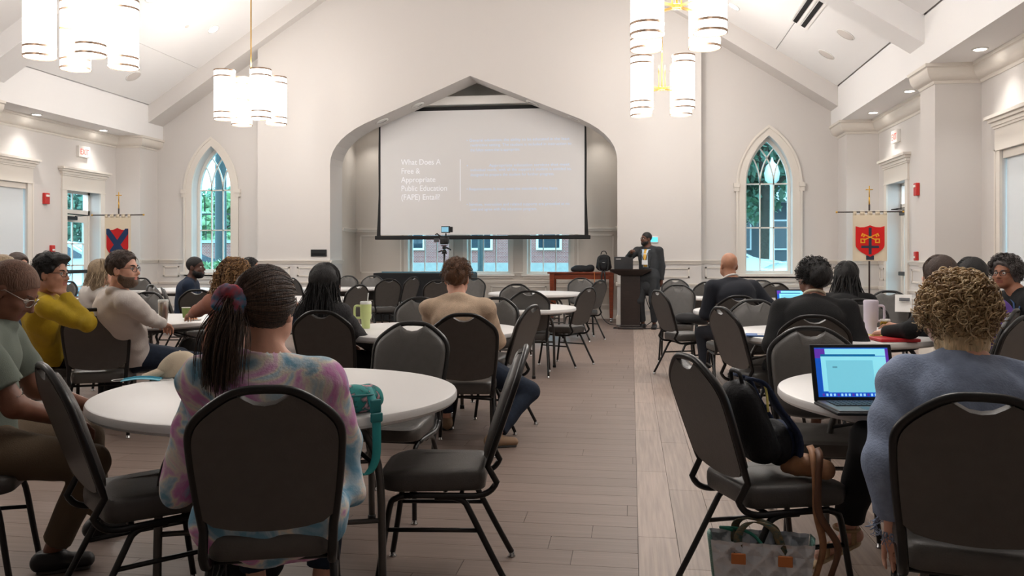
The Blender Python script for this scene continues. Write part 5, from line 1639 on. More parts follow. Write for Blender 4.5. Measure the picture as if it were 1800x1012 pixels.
structure('pavement', 'pale pavement strip outside the alcove windows', 'pavement', MB().bb(-30, 20, 24.5, 28.6, OG, OG+.1).mesh('pavement', 'pavement'))
structure('lawn', 'grass strip outside beyond the pavement', 'lawn', MB().bb(-60, 40, 28.6, 34, OG, OG+.12).mesh('lawn', 'grass'))
def leaf_cloud(blobs, n, size, rs):
    V = []; Q = []
    vol = np.array([b[1][0]*b[1][1]*b[1][2] for b in blobs]); vol = vol/vol.sum()
    for (c, r), fr in zip(blobs, vol):
        k = max(20, int(n*fr)); d = rs.normal(size=(k, 3)); d /= np.linalg.norm(d, axis=1, keepdims=True)
        P = np.array(c) + d*np.array(r)*(rs.rand(k, 1)**.35)
        a = rs.normal(size=(k, 3)); a /= np.linalg.norm(a, axis=1, keepdims=True); b = np.cross(a, rs.normal(size=(k, 3))); b /= np.linalg.norm(b, axis=1, keepdims=True)
        s = size*(.6+.8*rs.rand(k, 1)); V.append(np.stack([P-a*s, P-b*s*.55, P+a*s, P+b*s*.55], 1).reshape(-1, 3))
    V = np.concatenate(V); return V, np.arange(len(V)).reshape(-1, 4)
def tree(x, y, h, r, label, mat, seed, low=.4, n=5200):
    rs = np.random.RandomState(seed); o = thing('tree', label, 'tree', (x, y, OG), 0, 'trees outside')
    MB().tube(catmull([(0, 0, 0), (.08, 0, h*.25), (-.05, .05, h*.5), (0, 0, h*.8)], 4), [.24*h/8*(1-.05*k) for k in range(13)], 10).build('trunk', 'bark', o, True)
    for k in range(5):
        a = k*1.3; MB().tube([(0, 0, h*(.35+.07*k)), (r*.5*math.cos(a), r*.5*math.sin(a), h*(.52+.07*k)), (r*.8*math.cos(a), r*.8*math.sin(a), h*(.6+.07*k))], [.09*h/8, .06*h/8, .03*h/8], 6).build('branch', 'bark', o, True)
    bl = [((rs.uniform(-.6, .6)*r, rs.uniform(-.6, .6)*r, h*rs.uniform(low, .95)), (r*rs.uniform(.3, .55),)*2 + (h*rs.uniform(.1, .18),)) for k in range(14)]
    V, Q = leaf_cloud(bl, n, .17, rs); tag(link('foliage', np_mesh('foliage', V, Q, mat, None, False), o), kind='stuff')
def outdoor(px, D): p = at_d(px, 450, D); return p[0], p[1]
tree(*outdoor(1345, 31), 9.5, 3.6, 'big dark tree outside the right pointed window', 'leaf_b', 1, .36, 8000)
tree(*outdoor(1300, 46), 9, 3.4, 'tree outside beyond the parked cars', 'leaf_a', 2)
tree(*outdoor(360, 40), 4.2, 3.0, 'light green tree outside the left pointed window', 'leaf_c', 3, .2, 7000)
tree(*outdoor(400, 46), 5.0, 3.2, 'bushy tree right of the pole outside the left pointed window', 'leaf_a', 4, .15, 7000)
tree(*outdoor(300, 60), 5.6, 4.2, 'far tree left of the pole outside the left pointed window', 'leaf_b', 5, .15, 7000)
tree(*outdoor(125, 44), 7.5, 4.0, 'tree outside the left exit door', 'leaf_b', 6, .15, 7000)
def bush(px, D, r, label, seed):
    rs = np.random.RandomState(seed); x, y = outdoor(px, D); o = thing('bush', label, 'bush', (x, y, OG), 0, 'bushes outside')
    V, Q = leaf_cloud([((0, 0, r*.6), (r*1.3, r, r*.6)), ((r*.5, 0, r*.7), (r*.7, r*.7, r*.6))], 2500, .07, rs); tag(link('foliage', np_mesh('foliage', V, Q, 'leaf_c', None, False), o), kind='stuff')
    MB().tube([(0, 0, 0), (.02, 0, r*.7)], .03, 6).build('stem', 'bark', o)
bush(368, 22, .75, 'low green bush at the foot of the left pointed window', 7)
x, y = outdoor(388, 24); o = thing('lamp_pole', 'dark pole standing outside the left pointed window', 'pole', (x, y, OG))
MB().lathe([(.24, 0), (.24, .5), (.2, .6), (.16, .7), (.15, 5.5)], n=14).build('shaft', 'post_green', o, 40); MB().lathe([(.3, 0), (.3, .12), (.26, .16)], n=16).build('base', 'post_green', o, 40)
x, y = outdoor(1357, 29.5); o = thing('street_lamp', 'street lamp with a white globe outside the right pointed window', 'lamp', (x, y, OG))
MB().lathe([(.16, 0), (.16, .4), (.09, .6), (.07, 3.5), (.1, 3.55)], n=14).build('post', 'globe', o, 40); MB().lathe([(.1, 3.55), (.24, 3.7), (.27, 3.95), (.2, 4.2), (.06, 4.35), (.02, 4.5)], n=16).build('lantern', 'globe', o, True)
x, y = outdoor(400, 33); o = thing('brick_wall', 'low brick wall outside the left pointed window', 'wall', (x, y, OG))
MB().bb(-2.2, 6, -.15, .15, 0, 1.55).build('brickwork', 'brick', o); MB().bb(-2.3, 6.1, -.22, .22, 1.55, 1.66).build('coping', 'pavement', o)
mb = None
for k in range(15): MB().tube([(-2+.55*k, 0, 1.66), (-2+.55*k, 0, 2.7)], .02, 4).build('fence_bar', 'fence_metal', o)
MB().bb(-2.1, 6, -.02, .02, 2.66, 2.72).build('fence_rail', 'fence_metal', o)
# brick house behind the alcove
o = thing('brick_building', 'pinkish brick building outside the alcove windows', 'building', (-3.5, 36, OG))
MB().bb(-7, 7, 0, 5, 0, 6).build('brickwork', 'brick', o); MB().bb(-7.1, 7.1, -.25, .0, 0, .75).build('plinth', 'pavement', o)
for k in range(5):
    x = -6.0+3.0*k; w = MB().bb(x-.55, x+.55, -.08, 0, 1.3, 3.0).build('window', 'white_trim', o); MB().bb(x-.45, x+.45, -.1, -.08, 1.4, 2.15).bb(x-.45, x+.45, -.1, -.08, 2.2, 2.9).build('pane', 'car_glass', w)
for px, lb in ((845, 'dark lamp post seen through the middle alcove window'),):
    x, y = outdoor(px, 27); q = thing('lamp_pole', lb, 'pole', (x, y, OG+.1)); MB().lathe([(.16, 0), (.16, .35), (.1, .5), (.08, 4)], n=12).build('shaft', 'post_green', q, 40)
# house at the right
x, y = outdoor(1345, 50); o = thing('house', 'grey house with white columns outside the right pointed window', 'building', (x, y, OG))
MB().bb(-9, 9, 0, 6, 0, 6.5).build('facade', 'siding', o)
for k in range(7): MB().bb(-7.3+2.3*k, -6.95+2.3*k, -1.8, -1.45, .0, 4.2).build('column', 'globe', o)
MB().bb(-8, 8, -1.9, .0, 4.2, 4.7).build('porch_beam', 'globe', o)
for k in range(6):
    w = MB().bb(-6.5+2.3*k, -5.4+2.3*k, -.08, 0, 1.4, 3.2).build('window', 'globe', o); MB().bb(-6.4+2.3*k, -5.5+2.3*k, -.1, -.08, 1.5, 3.1).build('pane', 'car_glass', w)
def car(x, y, rz, label, mat, z=OG):
    o = thing('car', label, 'car', (x, y, z), rz, 'parked cars outside')
    prof = [(-2.25, .35), (-2.3, .62), (-2.22, .9), (-1.75, .98), (-1.1, 1.38), (-.45, 1.47), (.25, 1.42), (1.0, 1.02), (1.75, .9), (2.2, .72), (2.28, .5), (2.2, .3), (1.75, .26), (-1.8, .26)]
    P = catmull([(a, b, 0) for a, b in prof], 4, True); rings = []
    for yy, k in ((-.86, .93), (-.9, .985), (-.82, 1.0), (0, 1.01), (.82, 1.0), (.9, .985), (.86, .93)):
        rings.append([(p[0]*k, yy*(1 - .22*max(0, (p[1]-.9)/.55)), .28+(p[1]-.28)*k) for p in P])
    MB().rings(rings).build('car_body', mat, o, 40)
    for s in (-1, 1):
        MB().prism([(-1.45, .98), (-1.05, 1.28), (-.5, 1.37), (-.1, 1.36), (-.1, .98)], [], lambda u, v, d: (u, s*(.895 - .19*max(0, (v-.9)/.55)) + s*d, v), 0, .012).build('side_window', 'car_glass', o)
        MB().prism([(0, .98), (0, 1.36), (.25, 1.33), (.85, 1.0)], [], lambda u, v, d: (u, s*(.895 - .19*max(0, (v-.9)/.55)) + s*d, v), 0, .012).build('side_window', 'car_glass', o)
        for xx in (-1.4, 1.4):
            w = MB().tube([(xx, s*.72, .33), (xx, s*.93, .33)], .33, 20).build('wheel', 'tyre', o, 40); MB().tube([(xx, s*.92, .33), (xx, s*.945, .33)], .2, 14).build('hub', 'alloy', w, 40)
        MB().rbox((2.12, s*.62, .68), (.22, .4, .13), .04, Matrix.Rotation(math.radians(s*-14), 3, 'Z')).build('headlight', 'headlight', o)
        MB().rbox((-2.2, s*.62, .8), (.14, .4, .13), .03).build('tail_light', 'tail', o)
    MB().prism([(-.72, 1.03), (.72, 1.03), (.6, 1.39), (-.6, 1.39)], [], lambda u, v, d: (1.02 - (v-1.0)*1.85 + d, u, v + d*.4), .0, .03).build('windscreen', 'car_glass', o)
    MB().prism([(-.5, .42), (.5, .42), (.56, .62), (-.56, .62)], [], lambda u, v, d: (2.235 + d, u, v), 0, .05).build('grille', 'tyre', o)
    return o
x, y = outdoor(1318, 22); car(x-.6, y+3.5, math.radians(8), 'white parked car outside the right pointed window, side on', 'car_white')
x, y = outdoor(1392, 20.5); car(x+1.6, y-.4, math.radians(195), 'white parked car outside the right pointed window, nose to the left', 'car_white')
x, y = outdoor(352, 29); car(x-1.2, y, math.radians(70), 'dark parked car outside the left pointed window', 'car_dark')
x, y = outdoor(118, 24); car(x, y, math.radians(15), 'pale parked car seen through the left exit door', 'car_white')

# ================================================================ people
M('paper_white', (236, 234, 230), .7); M('eye_white', (225, 220, 214), .3); M('eye_dark', (34, 24, 20), .2)
M('shoe_black', (26, 25, 26), .5); M('shoe_sole', (60, 58, 56), .8); M('shoe_tan', (150, 122, 96), .7)
def skin(name, c, lips):
    M('skin_'+name, c, .5, var=(28, .07), bump=(160, .03)); M('lips_'+name, lips, .45); return ('skin_'+name, 'lips_'+name)
SK_DARK = skin('dark', (98, 62, 46), (104, 58, 48)); SK_BROWN = skin('brown', (120, 76, 56), (120, 66, 56)); SK_TAN = skin('tan', (190, 138, 112), (172, 104, 90)); SK_FAIR = skin('fair', (220, 166, 142), (196, 116, 104)); SK_DEEP = skin('deep', (84, 52, 40), (96, 52, 46))
SK_MED = skin('medium', (158, 106, 80), (140, 80, 66))
SK_TAN2 = skin('warm', (184, 132, 104), (160, 98, 82))
def hairm(n, cols, rough=.55):
    out = []
    for i, c in enumerate(cols): M('hair_%s_%d' % (n, i), c, rough, var=(120, .25), stretch=(1, 1, .2), bump=(220, .5)); out.append('hair_%s_%d' % (n, i))
    return out
H_BLACK = hairm('black', [(20, 18, 18), (28, 25, 24), (15, 14, 15)], .58); H_DBROWN = hairm('dark_brown', [(66, 50, 42), (82, 62, 50), (54, 41, 35), (98, 76, 60)]); H_BROWN = hairm('brown', [(92, 60, 36), (112, 74, 44), (74, 48, 30)])
H_BLOND = hairm('blond', [(214, 186, 144), (190, 160, 118), (230, 206, 166), (146, 116, 82), (172, 142, 104)]); H_HONEY = hairm('honey', [(150, 112, 70), (120, 84, 50), (178, 138, 92), (92, 64, 40)])
H_ASH = hairm('ash', [(150, 130, 104), (128, 108, 84), (170, 150, 122)]); H_GREY = hairm('grey', [(96, 90, 88), (70, 64, 62), (130, 124, 122), (52, 46, 44)]); H_STUB = hairm('stubble', [(108, 78, 62)], .7)
ramp_mat('tie_dye', [(.0, (96, 142, 172)), (.38, (112, 160, 188)), (.45, (178, 200, 212)), (.5, (228, 220, 208)), (.54, (216, 180, 206)), (.6, (208, 138, 192)), (.7, (166, 196, 214)), (1.0, (96, 142, 172))], 6.5, .9, 4, .9, (120, .15))
M('polo', (104, 112, 102), .9, bump=(300, .2)); M('khaki', (96, 80, 62), .9, bump=(200, .2)); M('mustard', (182, 152, 16), .75, bump=(60, .2), var=(6, .12)); M('white_shirt', (214, 206, 200), .85, bump=(90, .15)); M('jeans', (30, 42, 60), .9, bump=(300, .25), var=(40, .15))
M('stripe_top', (205, 200, 194), .9); M('navy_knit', (28, 42, 64), .9, bump=(200, .2)); M('dusty_pink', (164, 112, 94), .85, bump=(80, .15)); M('charcoal', (46, 45, 47), .9, bump=(120, .4), var=(60, .3)); M('beige_linen', (196, 172, 148), .9, bump=(160, .3), var=(30, .08))
M('suit_charcoal', (36, 38, 41), .8, bump=(300, .15)); M('suit_navy', (24, 28, 38), .85, bump=(300, .15)); M('black_knit', (16, 16, 18), .92, bump=(200, .25)); M('blue_linen', (136, 150, 176), .9, bump=(140, .35), var=(24, .12)); M('purple', (86, 54, 140), .8); M('black_trousers', (18, 18, 20), .9)
M('pale_blue', (186, 206, 224), .8); M('tie_gold', (214, 164, 62), .6); M('lanyard_blue', (40, 74, 120), .7); M('badge', (236, 238, 240), .5)
M('glass_frame', (22, 20, 22), .35); M('scrunchie', (34, 120, 150), .8, var=(30, .9), col2=(200, 70, 80)); M('wire', (170, 160, 150), .3, .8)
HAIR['ponytail'] = ponytail(); HAIR['curly_big'] = curls(1000, .062, .012, 1.6, .0034, .028, -.75, .55, .8)
HAIR['curly_up'] = curls(520, .2, .017, 3.2, .0032, .02, -.35, .95); HAIR['long_black'] = falls(420, -.27, .003, .5, 0, .003, -.05); HAIR['bob_ash'] = falls(300, -.13, .0032, .3, .1, .004)
HAIR['long_thin'] = falls(320, -.2, .003, .15, .0, .002, -.1); HAIR['dreads'] = dreads(130, .0078, -.22); HAIR['tousled'] = tufts(420, .05, .0024, .4, (.3, .4, .2)); HAIR['quiff'] = tufts(320, .05, .0024, .35, (0, .8, .4)); HAIR['short'] = tufts(300, .03, .0018, .25)
HAIR['afro_grey'] = curls(600, .07, .011, 2.2, .0028, .034, -.5, .3, .72); HAIR['bunned'] = curls(420, .05, .007, 2.0, .0026, .028, -.5, .3)
def hd(px, py, D): return at_d(px, py, D)
HANDS = lambda *a: a

# --- nearest left table
person('man in a grey-green polo looking down at the left frame edge', -2.64, 3.06, -62, hd(20, 512, 3.5), -72, 'polo', 'khaki', SK_BROWN, ('none', H_STUB, 'buzz'), head_pitch=-34, hipz=.56, build=1.28, sleeve=.36,
       hands={'R': (-2.32, 3.2, .64), 'L': (-2.42, 3.5, .64)}, poles={'R': (.9, .1, -.9), 'L': (-.5, -.3, -1)}, glasses='wire', vox=.0085, collar=True, seed=1, wr=.006, feet={'R': (-2.40, 3.22, .09), 'L': (-2.48, 3.66, .09)})
r, k = person('woman in a pastel tie-dye shirt with a ponytail, back to the camera', -1.17, 2.66, 17, hd(468, 545, 2.68), 4, 'tie_dye', 'jeans', SK_FAIR, ('ponytail', H_DBROWN, 'short'), head_roll=3, hipz=.55, build=1.0, ease=.014, skirt=(.15, -.15, -.05),
       hands={'R': (-1.08, 2.92, .60), 'L': (-1.36, 2.84, .60)}, poles={'R': (.5, -.5, -1), 'L': (-.5, -.5, -1)}, drape=[((-1.40, 2.60, .86), (-1.49, 2.60, .54), .06, .062), ((-.99, 2.74, .76), (-.93, 2.70, .54), .05, .056)], vox=.009, collar=True, hem=.13, seed=2, wr=.01)
f = Field((-.15, -.2, -.06), (.03, -.06, .12), .005)
for q in range(18):
    a = 2*math.pi*q/18; f.ell((-.068+.034*math.cos(a), -.128 + .01*math.sin(3*a), .03+.036*math.sin(a)), (.02, .018, .02), k=.01)
f.wrinkle(.004, 120, 4); V, Q = f.surface(); link('scrunchie', np_mesh('scrunchie', k['HV'](V), Q, 'scrunchie'), r)
# --- steel tumbler table
person('man in a mustard jacket with dark hair and glasses, hand at his mouth', -4.45, 5.92, -48, hd(92, 482, 5.75), -82, 'mustard', 'black_trousers', SK_TAN, ('quiff', H_BLACK), head_pitch=-2, hipz=.56, build=1.05,
       hands={'R': tuple(at_d(115, 520, 5.72)), 'L': (-3.98, 6.3, .78)}, poles={'R': (.7, .5, -1)}, glasses='glass_frame', vox=.009, collar=True, seed=3, wr=.01)
person('bearded man in a white shirt and glasses, in profile to the right', -3.83, 6.03, -38, hd(217, 474, 5.92), -84, 'white_shirt', 'jeans', SK_FAIR, ('short', H_DBROWN), hipz=.56, build=1.12,
       hands={'R': (-3.52, 6.3, .66), 'L': (-3.8, 6.5, .72)}, poles={'R': (.9, -.2, -.8)}, glasses='glass_frame', beard='hair_dark_brown_3', vox=.009, collar=True, sleeve=.95, seed=4, wr=.009, feet={'R': (-3.25, 6.2, .09), 'L': (-3.6, 6.55, .09)})
person('woman with curly honey hair tied up in a dusty pink top', -3.5, 6.82, 40, hd(412, 484, 6.95), 24, 'dusty_pink', 'black_trousers', SK_TAN, ('curly_up', H_HONEY, 'bob'), hipz=.56, build=.98,
       hands={'L': (-3.95, 7.0, .76), 'R': (-3.4, 7.15, .78)}, poles={'L': (-.9, -.5, -.5)}, vox=.0105, seed=5)
person('blonde bobbed woman in a pale top behind the man in white', -5.9, 8.6, -40, hd(180, 480, 8.6), -62, 'stripe_top', 'jeans', SK_FAIR, ('bob_ash', H_ASH, 'bob'), vox=.012, seed=6)
person('bearded man in a navy sweater in profile below the left window', *(at_d(328, 560, 11.0)[:2]), -70, hd(344, 470, 10.9), -86, 'navy_knit', 'jeans', SK_DEEP, ('none', H_BLACK, 'buzz'), hipz=.56, build=1.1, beard='hair_black_0', vox=.011, seed=7, hs=1.1)
person('dark-haired person mostly hidden behind the curly honey hair', -4.35, 10.25, -60, hd(441, 472, 10.3), -70, 'black_knit', 'jeans', SK_TAN, ('short', H_BLACK), vox=.013, seed=8)
person('woman with dark hair at the far left edge', -7.6, 8.75, -70, hd(33, 466, 9.3), -100, 'navy_knit', 'jeans', SK_FAIR, ('none', H_DBROWN, 'bob'), vox=.013, seed=9)
person('person with light brown hair behind the bald man at the left edge', -6.6, 7.1, -60, hd(8, 473, 7.9), -30, 'stripe_top', 'jeans', SK_FAIR, ('none', H_ASH, 'short'), vox=.013, seed=10)
# --- green mug table
person('woman with long straight black hair in a charcoal top', -2.15, 5.98, -22, hd(574, 497, 6.05), -24, 'charcoal', 'black_trousers', SK_TAN, ('long_black', H_BLACK, 'long'), hipz=.55, build=1.0,
       hands={'R': (-1.95, 6.22, .60), 'L': (-2.15, 6.3, .62)}, poles={'R': (.3, -.6, -1), 'L': (-.3, -.6, -1)}, vox=.0105, seed=11, wr=.006)
person('man with short brown hair in a beige linen shirt, back to the camera', -1.17, 5.83, 4, hd(803, 490, 6.0), 6, 'beige_linen', 'jeans', SK_FAIR, ('tousled', H_BROWN), hipz=.56, build=1.1, head_pitch=-4,
       hands={'R': (-1.06, 6.22, .66), 'L': (-1.36, 6.3, .78)}, poles={'R': (.7, -.5, -.9), 'L': (-.7, -.5, -.9)}, vox=.0095, collar=True, seed=12, wr=.009, shoes='shoe_tan', feet={'R': (-.93, 5.75, .09), 'L': (-1.4, 6.3, .09)})
# --- presenter
pp = at_z(1141, 578, 0)
r, k = person('presenter in a dark grey suit and gold tie standing beside the lectern', pp[0], pp[1]+.06, 158, hd(1136, 420, 15.5), 118, 'suit_charcoal', 'suit_charcoal', SK_DARK, ('none', H_BLACK, 'buzz'), stand=True, hipz=.93, build=1.2,
       hands={'R': at_d(1110, 443, 15.2), 'L': at_d(1163, 497, 15.35)}, poles={'R': (1, -.3, -1), 'L': (-1, -.7, 0)}, glasses='glass_frame', beard='hair_black_0', vox=.011, seed=13, hem=.14, wr=.003)
def chestpt(u, v, d=0): 
    """point on the front of the torso: u across, v from waist 0 to neck 1"""
    c = lerp(k['waist'], k['nb'], v); return (c[0]+u, c[1] + (.162 + .012*math.sin(v*2.6) - .55*u*u - max(0, v-.72)*.32) + d, c[2])
mb = MB(); n = 8; R = []
for j in range(n+1):
    v = lerp(-.02, .93, j/n); w = lerp(.055, .085, min(1, v*1.2)); R.append([chestpt(lerp(-w, w, i/6), v, .004) for i in range(7)])
mb.rings(R, closed=False); mb.build('dress_shirt', 'pale_blue', r, True)
mb = MB()
mb.rings([[chestpt(-w, v, .014), chestpt(w, v, .014), chestpt(w, v, .02), chestpt(-w, v, .02)] for v, w in ((.0, .034), (.2, .036), (.5, .03), (.8, .022), (.86, .018), (.87, .026), (.93, .03))]); mb.build('tie', 'tie_gold', r, True)
for s in (-1, 1):
    mb = MB(); mb.rings([[chestpt(s*a, v, .012), chestpt(s*b, v, .006), chestpt(s*b, v, .018), chestpt(s*a, v, .024)] for v, a, b in ((.02, .05, .075), (.3, .055, .1), (.6, .065, .13), (.68, .07, .105), (.9, .07, .095))]); mb.build('lapel', 'suit_charcoal', r, 40)
    MB().ribbon([chestpt(s*.07, .9, .03), chestpt(s*.05, .6, .03), chestpt(s*.012, .3, .03)], .012, .003, (1, 0, 0)).build('lanyard', 'black', r)
c = chestpt(0, .24, .035); MB().rbox(c, (.11, .006, .085), .003).build('badge', 'badge', r)
# --- right tables
person('bald man in a navy suit, back to the camera', 1.12, 8.83, 16, hd(1281, 467, 8.75), 14, 'suit_navy', 'suit_navy', SK_TAN2, None, hipz=.57, build=1.22, eyes=True,
       vox=.0105, ring='paper_white', seed=14, feet={'L': (.78, 9.1, .09), 'R': (1.1, 9.3, .09)}, hands={'L': (.82, 9.15, .68), 'R': (1.35, 9.2, .78)}, hs=1.06)
person('woman in a black sweater with dark hair gathered in a bun', 1.2, 6.0, -2, hd(1428, 489, 6.0), 22, 'black_knit', 'black_trousers', SK_BROWN, ('bunned', H_BLACK, 'bun'), hipz=.55, build=1.22,
       hands={'L': (1.08, 6.26, .62), 'R': (1.4, 6.22, .62)}, poles={'R': (.4, -.6, -1), 'L': (-.4, -.6, -1)}, vox=.0105, ring='banner_cloth', seed=15)
person('woman with dreadlocks in black beyond the woman with the bun', 1.82, 7.75, -4, hd(1488, 487, 7.7), -8, 'black_knit', 'black_trousers', SK_DARK, ('dreads', H_BLACK, 'dreads'), vox=.0115, seed=16, build=1.05)
person('dark brown-haired woman in black leaning over the lilac mug table', 2.22, 6.06, 40, hd(1648, 484, 5.95), 40, 'black_knit', 'black_trousers', SK_FAIR, ('long_thin', H_DBROWN, 'longback'), hipz=.55,
       hands={'L': (1.76, 6.2, .79), 'R': (1.95, 6.5, .8)}, poles={'L': (-.8, -.8, -.2)}, vox=.011, seed=17)
person('woman with long black hair in purple behind the blonde curls', 2.85, 6.75, 55, hd(1703, 484, 6.6), 40, 'purple', 'black_trousers', SK_TAN, ('long_thin', H_BLACK, 'longback'), vox=.0115, seed=18)
r, k = person('woman with grey curls and glasses at the right edge, looking to the left', 3.4, 7.0, 96, hd(1766, 481, 7.0), 132, 'black_knit', 'black_trousers', SK_MED, ('afro_grey', H_GREY, 'afro'), glasses='glass_frame', vox=.0085, seed=19, build=1.05)
MB().ribbon([k['nb']+vec(-.07, .05, .0), k['chest']+vec(-.05, .15, .05), k['chest']+vec(0, .165, -.1)], .022, .004, (1, 0, 0)).ribbon([k['nb']+vec(.07, .05, .0), k['chest']+vec(.05, .15, .05), k['chest']+vec(0, .165, -.1)], .022, .004, (1, 0, 0)).build('lanyard', 'lanyard_blue', r)
# --- laptop table
r, k = person('woman with blonde curls in a blue linen shirt, lower right', 1.08, 2.84, -6, hd(1679, 553, 2.82), 18, 'blue_linen', 'black_trousers', SK_FAIR, ('curly_big', H_BLOND, 'curly'), hipz=.55, build=1.06, hs=.96, ease=.012,
       hands={'L': tuple(at_d(1570, 925, 2.78)), 'R': (1.42, 3.2, .76)}, poles={'L': (-.35, -1, 0), 'R': (1, -.3, -.6)}, vox=.009, collar=True, hem=.06, seed=20, wr=.01, sleeve=(1.0, .88),
       feet={'L': tuple(at_d(1488, 925, 3.3)), 'R': (1.1, 3.35, .09)}, shoes='none', toe={'L': (-.75, .15, -.5)})
M('sandal', (186, 152, 112), .7); M('sandal_sole', (206, 178, 138), .8)
for sgn, hip, kn, ank in k['legs']:
    td = unit((-.75, .15, -.5)) if sgn < 0 else unit(vec(kn[0]-hip[0], kn[1]-hip[1], 0)); sd = np.cross(td, vec(0, 0, 1))
    ff = Field(ank-.22, ank+.24, .008); ff.ecap(ank+vec(0, 0, -.084)-td*.05, ank+vec(0, 0, -.09)+td*.145, (.042, .012), (.05, .008), sd, .01)
    V, Q = ff.surface(); so = link('sandal_sole', np_mesh('sandal_sole', V, Q, 'sandal_sole'), r)
    for t, h_, w_ in ((.08, .042, .047), (.0, .055, .042), (-.035, .075, .04)):
        c = ank + td*t + vec(0, 0, -.075)
        MB().ribbon([c + sd*w_*math.cos(a)*1.06 + vec(0, 0, h_*1.08*math.sin(a)) for a in np.linspace(0, math.pi, 11)], .022, .006, td).build('sandal_strap', 'sandal', so, True)
    MB().tube([ank + vec(.046*math.cos(a), .046*math.sin(a), -.005) for a in np.linspace(0, 2*math.pi, 16)[:-1]], .007, 6, closed=True).build('ankle_strap', 'sandal', so, True)

M('fray', (150, 164, 190), .9)
a_ = [q for q in k['arms'] if q[0] < 0][0]; el_, wr2 = a_[2], a_[3]; ax_ = unit(wr2 - el_); cc = lerp(el_, wr2, .98); u_ = unit(np.cross(ax_, vec(0, 1, 0))); w_ = np.cross(ax_, u_); rs = np.random.RandomState(3); P = []
for q in range(110):
    a = rs.rand()*6.283; d = u_*math.cos(a) + w_*math.sin(a); b0 = cc + d*.054 - ax_*.01
    P.append([b0 + (d*.25 + ax_*.9 + rs.normal(size=3)*.35)*t for t in np.linspace(0, .02 + .02*rs.rand(), 5)])
V, Q, _ = strands(P, .0022, .0012, 4); link('frayed_cuff', np_mesh('frayed_cuff', V, Q, 'fray'), r)

# ================================================================ things on tables, chairs and floor
TZ = .7405
M('cap_beige', (206, 190, 166), .9, bump=(160, .2)); M('mask_blue', (120, 196, 216), .8); M('mask_fold', (86, 176, 204), .8); M('white_cord', (235, 235, 232), .7)
M('steel', (186, 178, 170), .28, .95, bump=(3, .02)); M('cup_green', (112, 128, 66), .6); M('paper_white', (236, 234, 230), .7); M('food', (206, 146, 104), .7, var=(40, .3)); M('mug_lime', (206, 220, 150), .4); M('mug_lilac', (220, 210, 224), .4); M('lid_clear', (228, 230, 226), .25)
ramp_mat('teal_floral', [(0, (28, 118, 116)), (.5, (40, 140, 136)), (.58, (24, 96, 98)), (.66, (214, 160, 170)), (.72, (232, 196, 196)), (.78, (60, 120, 84)), (1, (30, 110, 108))], 26, .8, 2, .3)
M('teal', (40, 150, 150), .6); M('teal_dark', (26, 116, 118), .5); M('navy_bag', (30, 44, 72), .85, bump=(120, .3)); M('tan_leather', (176, 128, 92), .6, var=(20, .2)); M('brown_leather', (110, 74, 52), .55); M('orange_leather', (190, 112, 56), .5)
M('red_folder', (196, 28, 40), .4); M('yellow_paper', (240, 226, 130), .8); M('blue_folder', (92, 128, 186), .6); M('gold_label', (196, 160, 40), .6, var=(60, 1.0), col2=(30, 24, 10)); M('silver_quilt', (206, 210, 216), .3, .35); M('glitter', (120, 160, 150), .5, .4, var=(200, .6)); M('green_cord', (20, 110, 90), .6); M('rainbow_strap', (120, 96, 62), .8, var=(60, .9), col2=(44, 74, 70), stretch=(1, 8, .2))
def on(px, py, z=TZ): p = at_z(px, py, z); return (p[0], p[1], z)

# cap, brim to the left
p = on(305, 661); o = thing('baseball_cap', 'beige baseball cap lying on the nearest left table', 'cap', p, math.radians(14))
f = Field((-.16, -.14, -.02), (.16, .14, .18), .007); f.ell((.02, 0, .0), (.105, .092, .105), k=.02); f.ell((.045, 0, .03), (.08, .08, .09), k=.03); f.cut((0, 0, .001), (0, 0, -1), .4); f.wrinkle(.004, 34, 8)
link('crown', np_mesh('crown', *f.surface(), 'cap_beige'), o)
R = []
for j in range(7):
    t = j/6; r0 = .085 + .085*t; R.append([(.02 - r0*math.cos(a)*(.98 if t > 0 else .95), .105*math.sin(a)*(1-.12*t), .028 - .022*t + .012*math.cos(a*1.4)*(1-t)) for a in np.linspace(-1.15, 1.15, 13)])
mb = MB().rings(R, closed=False); mb.rings([[(x, y, z+.004) for x, y, z in r] for r in R], closed=False); mb.build('brim', 'cap_beige', o, True)
MB().add(*uv_sphere((.03, 0, .117), .008, 8, 6)).build('button', 'cap_beige', o, True)
# face mask
p = on(250, 668); o = thing('face_mask', 'light blue surgical mask lying in front of the cap', 'mask', p, math.radians(20))
R = [[(x, y, .003 + .010*math.sin((x+.09)/.18*math.pi) + .002*math.sin(y*160)) for x in np.linspace(-.085, .085, 9)] for y in np.linspace(-.045, .045, 13)]
mb = MB().rings(R, closed=False); mb.rings([[(x, y, z-.002) for x, y, z in r] for r in R], closed=False); mb.build('mask_body', 'mask_blue', o, True)
for k in (-.015, .012): MB().tube([(x, k, .006 + .011*math.sin((x+.09)/.18*math.pi)) for x in np.linspace(-.083, .083, 9)], .0025, 5).build('pleat', 'mask_fold', o, True)
for s in (-1, 1): MB().tube(catmull([(s*.085, -.04, .004), (s*.12, -.03, .003), (s*.13, .01, .003), (s*.085, .04, .004)], 5), .0022, 5).build('ear_loop', 'white_cord', o, True)
